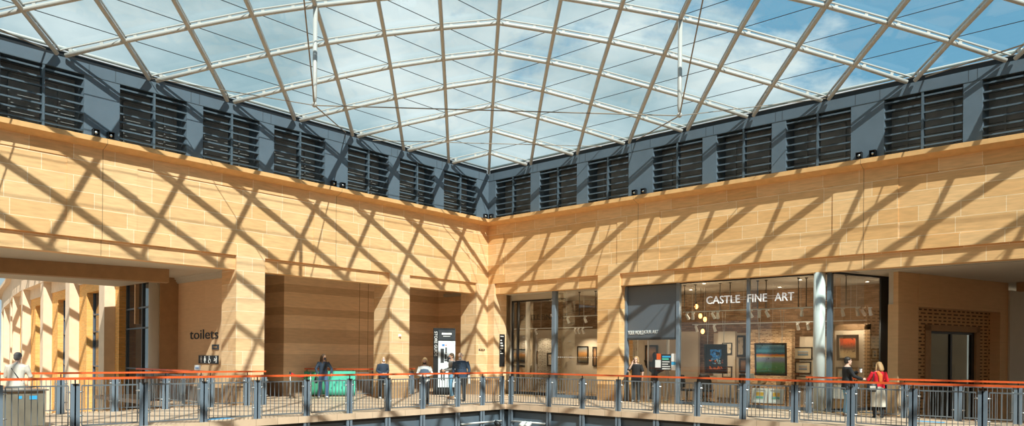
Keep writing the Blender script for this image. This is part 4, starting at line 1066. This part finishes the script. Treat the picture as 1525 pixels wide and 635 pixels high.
# green boards, fixed low in the middle bay
gb = thing('hoarding_board', (-3.2, -6.6, 0), 'low dark green hoarding board to the left of the woman, in the middle bay', 'hoarding')
q0, q1, q2 = Vector((-3.3, -6.95, 0)), Vector((-2.75, -6.22, 0)), Vector((-2.05, -5.42, 0))
def board(a, b, th, z0, z1, mb):
    d_ = (b - a).normalized(); n_ = Vector((d_.y, -d_.x, 0)) * th
    return mb.prism([(p.x, p.y) for p in (a, b, b + n_, a + n_)], 2, z0, z1)
board(q0, q1.lerp(q0, .06), .04, .06, .98, MB()).build('panel', TEALD, gb); board(q0 + Vector((.05, .06, 0)), q0 + Vector((.12, .15, 0)), .2, 0, .06, MB()).build('foot', DARK, gb)
gb2 = thing('hoarding_board', (-2.4, -5.8, 0), 'low bright teal hoarding board to the right of the woman, in the middle bay', 'hoarding')
board(q1, q2, .04, .04, 1.0, MB()).build('panel', TEAL, gb2); board(q2 - Vector((.12, .14, 0)), q2 - Vector((.05, .06, 0)), .2, 0, .04, MB()).build('foot', DARK, gb2)
tk = plain('teal_dark', (.03, .32, .26))
for k in range(9):
    board(q1.lerp(q2, .12 + .09 * k), q1.lerp(q2, .12 + .09 * k + .05), .05, .3 + .11 * (k % 4), .36 + .11 * (k % 4) + .04 * (k % 3), MB()).build('printed_mark', tk, gb2)
# belt barrier
for i, (x, y, lab) in enumerate(((-2.28, -8.2, 'slim steel queue post with a red belt, left end of the belt'), (-2.25, -7.35, 'slim steel queue post with a red belt, right end beside the woman'))):
    t_ = thing('queue_post', (x, y, 0), lab, 'queue post', 'queue posts')
    MB().tube([(x, y, .02), (x, y, .98)], .025, 10).build('pole', CHROME, t_, smooth=True); MB().tube([(x, y, 0), (x, y, .025)], .17, 16).build('base', CHROME, t_)
    MB().tube([(x, y, .92), (x, y, 1.0)], .038, 10).build('belt_head', DARK, t_)
    if i == 0:
        b = MB(); A_, B_ = Vector((x, y, .95)), Vector((-2.25, -7.35, .95))
        for k in range(10):
            u, v_ = k / 10, (k + 1) / 10
            u, v_ = .02 + u * .80, .02 + v_ * .80; p_, q_ = A_.lerp(B_, u) - Vector((0, 0, .5 * u * (1 - u) )), A_.lerp(B_, v_) - Vector((0, 0, .5 * v_ * (1 - v_)))
            b.bar(p_, q_, .01, .07)
        b.build('belt', RED, t_)
# bronze cabinet on the left walkway
cbn = thing('floor_cabinet', (3.9, -19, 0), 'low bronze metal cabinet behind the railing at the far left', 'cabinet')
MB().box(3.55, 4.2, -20.6, -18.12, .05, .80).build('body', CABM, cbn, bevel=.01)
MB().box(3.5, 4.25, -20.65, -18.07, .80, .83).build('top', CHROME, cbn); MB().box(3.62, 4.12, -20.5, -18.2, 0, .05).build('plinth', DARK, cbn)
MB().box(4.198, 4.206, -18.42, -18.28, .62, .70).box(4.198, 4.206, -18.62, -18.56, .64, .70).build('blue_sticker', BLUEST, cbn)
dd_ = MB()
for y in (-18.75, -19.4, -20.0): dd_.box(4.198, 4.203, y - .006, y + .006, .1, .78)
dd_.build('door_joint', DARK, cbn)
# dark planter-like plinths behind the far rail and blue floor stickers
for i, (x, y, L2, lab) in enumerate(((4.45, -14.4, .75, 'blue distancing sticker on the paving near the front railing at the left'), (3.3, -6.5, .5, 'pale blue distancing sticker on the paving behind the railing by the green boards'))):
    tag(MB().box(x - .15, x + .15, y - L2 / 2, y + L2 / 2, .0, .004).build('floor_sticker', BLUEST), lab, 'sticker', 'floor stickers')
tag(MB().box(17.0, 17.8, -1.5, -1.2, .0, .004).build('floor_sticker', BLUEST), 'blue distancing sticker on the paving in front of the brown recess', 'sticker', 'floor stickers')

# ------------------------------------------------------------------ people
SKIN = plain('skin', (.62, .37, .26), .5); SKIN2 = plain('skin_pale', (.70, .46, .35), .5)
HAIRB = plain('hair_brown', (.085, .045, .022), .6); HAIRBL = plain('hair_blond', (.42, .25, .11), .6); HAIRG = plain('hair_grey', (.13, .125, .12), .7); HAIRD = plain('hair_dark', (.025, .018, .014), .6)
NAVY = plain('navy_cloth', (.028, .045, .075), .8); JEAN = plain('denim', (.07, .14, .26), .8); JEANL = plain('light_denim', (.14, .33, .50), .8)
BLKC = plain('black_cloth', (.016, .016, .018), .85); WHITC = plain('cream_cloth', (.68, .62, .53), .85); GREYC = plain('grey_cloth', (.20, .19, .18), .85)
REDC = plain('red_cloth', (.78, .012, .03), .8); BEIGEC = plain('beige_cloth', (.60, .55, .46), .85); MASKB = plain('mask_dark', (.03, .05, .09), .7); MASKW = plain('mask_pale', (.70, .76, .82), .7)
TAN = plain('tan_leather', (.40, .20, .08), .6); SHOEW = plain('white_shoe', (.75, .74, .72), .6); LEATH = plain('black_leather', (.02, .022, .026), .4); EYE = plain('eye_dark', (.02, .015, .012), .2)


def solid(mb, name, mats, parent, vox, M, org, smooth=4):
    """closed shells -> one continuous skin (voxel union), smoothed"""
    me = bpy.data.meshes.new(name); me.from_pydata([tuple(v) for v in mb.v], [], mb.f)
    ob = bpy.data.objects.new(name + '_t', me); C.objects.link(ob)
    bm_ = bmesh.new(); bm_.from_mesh(me); bmesh.ops.recalc_face_normals(bm_, faces=bm_.faces[:]); bm_.to_mesh(me); bm_.free()
    md = ob.modifiers.new('r', 'REMESH'); md.mode = 'VOXEL'; md.voxel_size = vox; md.use_smooth_shade = True
    s = ob.modifiers.new('s', 'SMOOTH'); s.factor = .5; s.iterations = smooth
    dg = bpy.context.evaluated_depsgraph_get(); m2 = bpy.data.meshes.new_from_object(ob.evaluated_get(dg))
    C.objects.unlink(ob); bpy.data.objects.remove(ob); bpy.data.meshes.remove(me)
    m2.name = name; m2.materials.clear(); m2.materials.append(mats)
    m2.transform(Matrix.Translation(-org) @ M)
    for p in m2.polygons: p.use_smooth = True
    o = bpy.data.objects.new(name, m2); C.objects.link(o)
    if parent: o.parent = parent
    else: o.location = org
    return o


def person(label, xy, face, H=1.7, arms=None, legs=None, lean=0., turn=0., nod=0., skin=SKIN, top=NAVY, sleeves=True, short=False, bottom=JEAN, shoes=BLKC,
           hair=HAIRB, hairlen=0., bald=False, mask=None, build=1.0, coat=None, skirt=None, collar=False, z0=0., extra=None):
    """face: heading in degrees of the way the person faces (0 = +Y, 90 = -X). Arms: {'L': (elbow, wrist, fingertip dir), ...} in body space"""
    k = H / 1.7; b_ = build
    M = Matrix.Translation((xy[0], xy[1], z0)) @ Matrix.Rotation(R(face), 4, 'Z') @ Matrix.Scale(k, 4)
    org = Vector((xy[0], xy[1], z0))
    hip = Vector((0, 0, .92)); RL = Matrix.Rotation(-lean, 4, 'X')
    def U(p): return hip + RL @ (Vector(p) - hip)
    A = {'L': ((-.24, -.02, 1.13), (-.235, .06, .90), (0, .2, -1)), 'R': ((.24, -.02, 1.13), (.235, .06, .90), (0, .2, -1))}
    if arms: A.update(arms)
    LG = {'L': ((-.10, .02, .50), (-.105, -.02, .085), 0), 'R': ((.10, .02, .50), (.105, -.02, .085), 0)}
    if legs: LG.update(legs)
    def torso(mb, g, z_lo, z_hi):
        prof = [(.84, .145, .100), (.90, .165, .112), (.98, .160, .108), (1.08, .140, .098), (1.18, .148, .104), (1.28, .165, .112), (1.36, .165, .106), (1.42, .125, .085), (1.455, .066, .062)]
        r_ = [(U((0, 0, z)), x * b_ + g, y * b_ + g) for z, x, y in prof if z_lo <= z <= z_hi]
        mb.rings(r_)
    def arm(mb, s, g, upto=1.0):
        e, w_, fd_ = A[s]; sx = -1 if s == 'L' else 1
        sh = U((sx * .155 * b_, 0, 1.385)); e = U(e); w_ = U(w_)
        if upto == 1.0: mb.tube([sh, sh.lerp(e, .5), e, e.lerp(w_, .5), w_], [.056 * b_ + g, .050 * b_ + g, .041 + g, .037 + g, .028 + g], 10)
        else: mb.tube([sh, sh.lerp(e, .5), sh.lerp(e, .95)], [.056 * b_ + g, .052 * b_ + g, .046 + g + .006], 10)
        return sh, e, w_
    body = MB()
    torso(body, 0, 0, 2)
    nk = U((0, -.005, 1.44)); hd = U((0, .02, 1.585))
    body.tube([U((0, -.01, 1.40)), nk, U((0, .012, 1.53))], [.06, .054, .052], 10)
    HM = Matrix.Translation(hd) @ RL @ Matrix.Rotation(R(turn), 4, 'Z') @ Matrix.Rotation(-nod, 4, 'X')
    head = MB()
    head.ball((0, -.008, .028), .076, .094, .088, 16, 12).ball((0, .022, -.042), .056, .066, .072, 14, 10)
    head.tube([(0, .082, .012), (0, .104, -.022), (0, .088, -.032)], [.009, .015, .011], 8)       # nose
    head.ball((0, .072, -.092), .026, .022, .020)                                              # chin
    head.ball((0, .078, -.058), .024, .014, .010)                                              # mouth
    for s in (-1, 1):
        head.ball((s * .077, -.004, -.012), .010, .022, .032); head.ball((s * .030, .072, .030), .024, .014, .008)
    head.xf(HM); body.v += []; body.add(head.v, head.f)
    for s in 'LR':
        sh, e, w_ = arm(body, s, 0); sx = -1 if s == 'L' else 1
        fd_ = (RL @ Vector(A[s][2])).normalized(); sd = fd_.cross(Vector((sx, 0, .2))).normalized(); th = fd_.cross(sd).normalized()
        kn = w_ + fd_ * .085
        body.tube([w_, w_ + fd_ * .03, kn], [.027, .034, .036], 10, flat=(1, .62))
        for i, (o, L_) in enumerate(((-.030, .062), (-.010, .074), (.011, .068), (.030, .052))):
            r0 = kn + sd * o - fd_ * .015; m1 = r0 + fd_ * (L_ * .5) + th * .004; m2 = m1 + fd_ * (L_ * .38) + th * .016; m3 = m2 + fd_ * (L_ * .2) + th * .016
            body.tube([r0, m1, m2, m3], [.0095, .009, .0085, .007], 6)
        t0 = w_ + fd_ * .03 - sd * .026; body.tube([t0, t0 + fd_ * .03 - sd * .022 + th * .008, t0 + fd_ * .062 - sd * .026 + th * .02], [.013, .011, .008], 6)
    for s in 'LR':
        kn, an, yaw = LG[s]; sx = -1 if s == 'L' else 1
        body.tube([(sx * .085, 0, .90), (Vector((sx * .085, 0, .90)).lerp(Vector(kn), .5)), kn, Vector(kn).lerp(Vector(an), .35), an], [.092 * b_, .078 * b_, .056, .055, .038], 12)
        d = Vector((math.sin(R(yaw)), math.cos(R(yaw)), 0)); an = Vector(an); lo_ = an.z - .085
        body.tube([an + Vector((0, 0, -.035)) - d * .055, an + Vector((0, 0, -.04)) + d * .05, an + d * .155 + Vector((0, 0, -.06))], [.034, .036, .024], 10)
    P_ = solid(body, 'person', skin, None, .0065 / 1.0, M, org, 3); tag(P_, label, 'person')
    P_['label'] = label
    def part(mb, nm, mt, vox=.011, sm=4): return solid(mb, nm, mt, P_, vox, M, org, sm)
    # trousers
    if bottom:
        tb_ = MB(); torso(tb_, .012, 0, 1.0)
        for s in 'LR':
            kn, an, yaw = LG[s]; sx = -1 if s == 'L' else 1
            tb_.tube([(sx * .085, 0, .90), (Vector((sx * .085, 0, .90)).lerp(Vector(kn), .5)), kn, Vector(kn).lerp(Vector(an), .5), Vector(an) + Vector((0, 0, .0))], [.104 * b_, .092 * b_, .072, .068, .062], 12)
        part(tb_, 'trousers', bottom)
    if skirt:
        sk = MB(); sk.rings([((0, 0, skirt[1]), .23, .20), ((0, 0, .62), .205, .175), ((0, 0, .88), .18, .135), ((0, 0, 1.0), .155, .12)]); part(sk, 'skirt', skirt[0])
    if top:
        t_ = MB(); torso(t_, .016, .82 if not coat else 0, 1.44)
        if coat: t_.rings([(U((0, 0, coat)), .20 * b_, .15 * b_), (U((0, 0, .9)), .19 * b_, .135 * b_), (U((0, 0, 1.1)), .16 * b_, .12 * b_)])
        t_.tube([U((0, -.012, 1.40)), U((0, -.008, 1.45))], [.085, .066], 10)
        for s in 'LR': arm(t_, s, .013, 1.0 if not short else .5)
        part(t_, 'jacket' if not short else 'shirt', top)
    for s in 'LR':
        kn, an, yaw = LG[s]; an = Vector(an); d = Vector((math.sin(R(yaw)), math.cos(R(yaw)), 0))
        sh_ = MB().tube([an + Vector((0, 0, -.04)) - d * .068, an + Vector((0, 0, -.042)) + d * .05, an + d * .16 + Vector((0, 0, -.058)), an + d * .185 + Vector((0, 0, -.062))], [.040, .044, .036, .02], 10).tube([an + Vector((0, 0, .03)), an + Vector((0, 0, -.05))], [.046, .044], 10)
        sh_.v = [Vector((v.x, v.y, max(v.z, an.z - .084))) for v in sh_.v]
        part(sh_, 'shoe', shoes)
    for s in (-1, 1):
        e_ = MB().ball((s * .030, .084, .012), .011, .007, .008); e_.xf(HM); e_.xf(M); e_.build('eye', EYE, P_, smooth=True, org=org)
    if hair:
        h_ = MB()
        if bald:
            for s in (-1, 1): h_.ball((s * .062, -.045, -.005), .022, .048, .036)
            h_.ball((0, -.085, -.01), .06, .022, .036)
        else:
            h_.ball((0, -.022, .046), .088, .098, .086, 16, 12); h_.ball((0, -.05, -.01), .080, .066, .075)
            if hairlen:
                for s in (-1, 1): h_.tube([(s * .07, .0, .05), (s * .088, .0, -.05), (s * .09, .02, -.05 - hairlen * .6), (s * .085, .045, -.06 - hairlen)], [.03, .034, .038, .018], 10)
                h_.tube([(0, -.07, .03), (0, -.10, -.08), (0, -.11, -.08 - hairlen * .6), (0, -.105, -.08 - hairlen)], [.07, .07, .065, .03], 10, flat=(1.3, .7))
        h_.xf(HM); part(h_, 'hair', hair, .008, 3)
    if mask:
        m_ = MB().ball((0, .066, -.052), .054, .046, .045, 14, 10); m_.xf(HM); part(m_, 'face_mask', mask, .007, 2)
    if extra: extra(P_, M, org, part, U, HM)
    return P_


def strap(col):
    def f(P_, M, org, part, U, HM):
        b = MB().tube([U((-.14, .02, 1.42)), U((-.06, -.13, 1.30)), U((.10, -.135, 1.08)), U((.19, -.02, .95))], .011, 6); b.xf(M); b.build('bag_strap', col, P_, org=org)
    return f


# far left, seen from behind leaning on the inner rail
person('person in a cream jacket seen from behind, standing by the floor cabinet', (2.55, -18.25), 52, 1.62, lean=.16, skin=SKIN2, top=WHITC, bottom=BEIGEC, hair=HAIRG, build=1.15,
       arms={'L': ((-.27, .10, 1.14), (-.20, .30, 1.10), (.5, .8, 0)), 'R': ((.27, .10, 1.14), (.20, .30, 1.10), (-.5, .8, 0))}, extra=strap(BLKC))
# woman with a long fringe leaning by the teal board
def bag1(P_, M, org, part, U, HM):
    b = MB().rings([((.30, .10, .58), .05, .10), ((.30, .10, .70), .06, .13), ((.29, .10, .82), .045, .10)]); part(b, 'handbag', LEATH, .01)
    b = MB().tube([(.29, .02, .80), (.27, .08, .98), (.29, .18, .80)], .009, 6); b.xf(M); b.build('bag_handle', LEATH, P_, org=org)
    b = MB().tube([U((-.06, .125, 1.36)), U((-.03, .15, 1.22)), U((.02, .13, 1.1))], [.04, .055, .03], 10, flat=(1, .5)); part(b, 'scarf', BLKC, .01)
person('woman with long brown hair and navy top holding a bag by the green boards', (-1.80, -7.10), 252, 1.66, lean=.08, turn=28, top=NAVY, short=False, bottom=JEAN, shoes=SHOEW, hair=HAIRB, hairlen=.20, mask=MASKB,
       arms={'R': ((.30, .05, 1.15), (.26, .16, .95), (0, .3, -1)), 'L': ((-.32, .04, 1.13), (-.28, .20, .96), (.1, .5, -.8))}, legs={'L': ((-.13, .06, .50), (-.14, .02, .085), -10), 'R': ((.10, -.02, .50), (.13, -.14, .085), 10)}, extra=bag1)
person('woman with long blond hair and pale mask leaning by a sunlit column', (-.02, -5.66), 248, 1.60, turn=5, top=NAVY, bottom=BLKC, shoes=SHOEW, hair=HAIRBL, hairlen=.34, mask=MASKW, skin=SKIN2,
       arms={'L': ((-.23, -.05, 1.12), (-.10, .12, 1.02), (.8, .3, -.2)), 'R': ((.23, -.05, 1.12), (.10, .12, 1.0), (-.8, .3, -.2))})
def vest(P_, M, org, part, U, HM):
    b = MB().rings([(U((0, 0, .96)), .185, .135), (U((0, 0, 1.1)), .165, .125), (U((0, 0, 1.3)), .18, .132), (U((0, 0, 1.41)), .12, .10)]); part(b, 'padded_vest', plain('striped_vest', (.10, .14, .20), .8))
person('woman in a dark vest over white sleeves looking down near the front railing', (4.35, -7.45), 222, 1.56, nod=.35, top=plain('white_knit', (.74, .73, .70), .85), bottom=BLKC, shoes=TAN, hair=HAIRBL, hairlen=.12, mask=BLKC,
       arms={'L': ((-.27, .02, 1.14), (-.08, .22, 1.08), (.7, .5, .2)), 'R': ((.27, .02, 1.14), (.08, .22, 1.08), (-.7, .5, .2))}, extra=vest)
def papers(P_, M, org, part, U, HM):
    b = MB().box(-.02, .26, .36, .40, 1.02, 1.06).box(.0, .24, .355, .36, 1.0, 1.08); b.xf(M); b.build('folder', BLKC, P_, org=org)
person('man in a grey jumper holding a folder beside the bald man', (1.30, -3.35), 150, 1.74, nod=.1, turn=10, top=GREYC, bottom=JEANL, shoes=TAN, hair=HAIRB, mask=MASKB,
       arms={'L': ((-.26, .0, 1.12), (-.14, .28, 1.05), (.4, .9, 0)), 'R': ((.27, .02, 1.13), (.10, .32, 1.04), (-.2, .9, 0))}, legs={'L': ((-.14, .08, .50), (-.17, .02, .085), -5)}, extra=papers)
def leaf(P_, M, org, part, U, HM):
    b = MB().box(-.345, -.335, .02, .20, .62, .92); b.xf(M); b.build('paper', PAPER, P_, org=org)
    b = MB().box(.30, .312, -.03, .05, 1.22, 1.27); b.xf(M); b.build('sleeve_badge', ORNG, P_, org=org)
person('bald man in a navy jacket looking down, white paper in his hand', (2.85, -4.35), 205, 1.76, nod=.42, lean=.10, turn=-10, top=plain('navy_patterned', (.03, .055, .095), .8, noise=.6, scale=40), bottom=BLKC, shoes=BLKC, hair=HAIRG, bald=True, mask=MASKW, skin=SKIN2, build=1.34,
       arms={'L': ((-.31, .0, 1.12), (-.31, .08, .92), (0, .2, -1)), 'R': ((.29, .0, 1.13), (.24, .10, .93), (0, .3, -1))}, legs={'L': ((-.13, .05, .50), (-.15, .10, .085), -5), 'R': ((.12, .0, .50), (.13, -.06, .085), 8)}, coat=.80, extra=leaf)
def phone(P_, M, org, part, U, HM):
    b = MB().box(.070, .080, .0, .06, -.09, .05); b.xf(HM); b.xf(M); b.build('phone', BLACK, P_, org=org)
person('woman in dark clothes holding a phone to her ear in the gallery doorway', (7.42, .2), 200, 1.68, nod=.05, turn=-10, top=BLKC, short=True, bottom=plain('grey_trousers', (.06, .065, .07), .85), shoes=GREYC, hair=HAIRBL, hairlen=.06, skin=SKIN2,
       arms={'R': ((.27, .12, 1.16), (.12, .13, 1.43), (-.15, -.05, 1)), 'L': ((-.25, .0, 1.12), (-.25, .05, .88), (0, .1, -1))}, extra=phone, coat=.74)
def cup(P_, M, org, part, U, HM):
    b = MB().tube([(.02, .36, 1.26), (.02, .36, 1.38)], [.032, .042], 12); b.xf(M); b.build('paper_cup', PAPER, P_, org=org)
    b = MB().tube([(.02, .36, 1.37), (.02, .36, 1.39)], .044, 12); b.xf(M); b.build('cup_lid', BLKC, P_, org=org)
person('man in a black jacket and jeans with a paper cup, facing the woman in red', (15.22, -.90), -58, 1.70, turn=5, top=BLKC, bottom=JEANL, shoes=TAN, hair=HAIRD, skin=SKIN2, coat=.76, build=1.1,
       arms={'L': ((-.25, .10, 1.16), (-.05, .31, 1.28), (.45, .5, .3)), 'R': ((.27, .12, 1.15), (.20, .36, 1.07), (0, 1, -.1))}, extra=cup)
def rbag(P_, M, org, part, U, HM):
    b = MB().rings([((-.22, -.16, .80), .12, .06), ((-.22, -.17, .92), .16, .09), ((-.21, -.16, 1.06), .13, .06)]); part(b, 'shoulder_bag', LEATH, .01)
    b = MB().box(-.30, -.14, -.27, -.255, .86, .98); b.xf(M); b.build('bag_pattern', WHITC, P_, org=org)
    b = MB().tube([U((-.22, -.17, 1.06)), U((-.17, -.12, 1.25)), U((-.12, -.02, 1.44)), U((-.14, .1, 1.25))], .013, 6); b.xf(M); b.build('bag_strap', LEATH, P_, org=org)
    b = MB().tube([U((-.06, -.1, 1.42)), U((.02, -.13, 1.30)), U((.03, -.13, 1.1))], [.05, .07, .05], 10, flat=(1, .5)); part(b, 'scarf', plain('orange_scarf', (.72, .16, .03), .8), .01)
person('woman in a red top and long pale skirt with a black shoulder bag', (16.08, -.95), 28, 1.56, nod=.15, turn=30, top=REDC, bottom=BLKC, skirt=(BEIGEC, .34), shoes=BLKC, hair=HAIRBL, hairlen=.10, skin=SKIN2,
       arms={'L': ((-.28, .06, 1.15), (-.18, .26, 1.16), (.2, .9, .1)), 'R': ((.26, .05, 1.14), (.2, .2, 1.05), (-.4, .8, 0))}, extra=rbag)

# ------------------------------------------------------------------ sky and sun
w = bpy.data.worlds.new('sky'); bpy.context.scene.world = w; w.use_nodes = True
t = w.node_tree; bg = t.nodes['Background']
tc = N(t, 'ShaderNodeTexCoord')
sep = N(t, 'ShaderNodeSeparateXYZ'); t.links.new(tc.outputs['Generated'], sep.inputs[0])
n1 = N(t, 'ShaderNodeTexNoise'); n1.inputs['Scale'].default_value = 3.2; n1.inputs['Detail'].default_value = 10; n1.inputs['Roughness'].default_value = .56; n1.inputs['Distortion'].default_value = .25
mp = N(t, 'ShaderNodeMapping'); mp.inputs['Location'].default_value = CLOUD_OFF; mp.inputs['Scale'].default_value = (1, 1, 1.6)
t.links.new(tc.outputs['Generated'], mp.inputs[0]); t.links.new(mp.outputs[0], n1.inputs['Vector'])
# more cloud on the side of the sky over the left wall, bluer over the right one
dv = N(t, 'ShaderNodeVectorMath', operation='DOT_PRODUCT'); dv.inputs[1].default_value = (-.72, -.62, 0.0)
t.links.new(tc.outputs['Generated'], dv.inputs[0])
ad = N(t, 'ShaderNodeMath', operation='MULTIPLY_ADD'); ad.inputs[1].default_value = .24; t.links.new(dv.outputs['Value'], ad.inputs[0]); t.links.new(n1.outputs['Fac'], ad.inputs[2])
cr = N(t, 'ShaderNodeValToRGB'); cr.color_ramp.elements[0].position = .42; cr.color_ramp.elements[1].position = .50
el_ = N(t, 'ShaderNodeMath', operation='MULTIPLY_ADD'); el_.inputs[1].default_value = -.42; el_.inputs[2].default_value = .165; t.links.new(sep.outputs[2], el_.inputs[0])
ae = N(t, 'ShaderNodeMath', operation='ADD'); t.links.new(ad.outputs[0], ae.inputs[0]); t.links.new(el_.outputs[0], ae.inputs[1])
t.links.new(ae.outputs[0], cr.inputs['Fac'])
n2 = N(t, 'ShaderNodeTexNoise'); n2.inputs['Scale'].default_value = 4.; n2.inputs['Detail'].default_value = 7
mp2 = N(t, 'ShaderNodeMapping'); mp2.inputs['Scale'].default_value = (1, 1, 2.2); mp2.inputs['Location'].default_value = (3.1, .4, 0)
t.links.new(tc.outputs['Generated'], mp2.inputs[0]); t.links.new(mp2.outputs[0], n2.inputs['Vector'])
cc = N(t, 'ShaderNodeValToRGB')
cc.color_ramp.elements[0].position = .36; cc.color_ramp.elements[1].position = .60
cc.color_ramp.elements[0].color = (.40, .53, .575, 1); cc.color_ramp.elements[1].color = (.87, .91, .905, 1)
ad2 = N(t, 'ShaderNodeMath', operation='MULTIPLY_ADD'); ad2.inputs[1].default_value = -.20; t.links.new(dv.outputs['Value'], ad2.inputs[0]); t.links.new(n2.outputs['Fac'], ad2.inputs[2])
t.links.new(ad2.outputs[0], cc.inputs['Fac'])
mx = N(t, 'ShaderNodeMix', data_type='RGBA'); t.links.new(cr.outputs['Color'], mx.inputs[0]); mx.inputs[6].default_value = (.19, .42, .60, 1); t.links.new(cc.outputs['Color'], mx.inputs[7])
# the half of the sky on the sun's side is brighter
SUN = Vector((.875 * math.cos(R(45.6)), -.485 * math.cos(R(45.6)), math.sin(R(45.6))))
ds = N(t, 'ShaderNodeVectorMath', operation='DOT_PRODUCT'); ds.inputs[1].default_value = SUN; t.links.new(tc.outputs['Generated'], ds.inputs[0])
ms = N(t, 'ShaderNodeMapRange'); ms.inputs['From Min'].default_value = .25; ms.inputs['From Max'].default_value = 1; ms.inputs['To Min'].default_value = 1.0; ms.inputs['To Max'].default_value = SKY_SUNSIDE
t.links.new(ds.outputs['Value'], ms.inputs['Value'])
mm = N(t, 'ShaderNodeMix', data_type='RGBA', blend_type='MULTIPLY'); mm.inputs[0].default_value = 1; t.links.new(mx.outputs[2], mm.inputs[6]); t.links.new(ms.outputs[0], mm.inputs[7])
# ground below the horizon
gz = N(t, 'ShaderNodeMath', operation='GREATER_THAN'); gz.inputs[1].default_value = -.02; t.links.new(sep.outputs[2], gz.inputs[0])
gm = N(t, 'ShaderNodeMix', data_type='RGBA'); t.links.new(gz.outputs[0], gm.inputs[0]); gm.inputs[6].default_value = (.34, .27, .20, 1); t.links.new(mm.outputs[2], gm.inputs[7])
t.links.new(gm.outputs[2], bg.inputs['Color']); bg.inputs['Strength'].default_value = SKY_STR
sl = bpy.data.lights.new('sun', 'SUN'); sl.energy = SUN_STR; sl.angle = R(.55); sl.color = (1, .935, .85)
so_ = bpy.data.objects.new('sun', sl); C.objects.link(so_); so_.rotation_euler = SUN.to_track_quat('Z', 'Y').to_euler(); so_.location = (30, -30, 40)
sc = bpy.context.scene
sc.view_settings.view_transform = 'Standard'; sc.view_settings.look = 'None'; sc.view_settings.gamma = 1; sc.view_settings.use_curve_mapping = False
sc.view_settings.exposure = EXPO
sc.cycles.use_denoising = True
sc.cycles.transparent_max_bounces = 24
sc.cycles.max_bounces = 8; sc.cycles.diffuse_bounces = 5
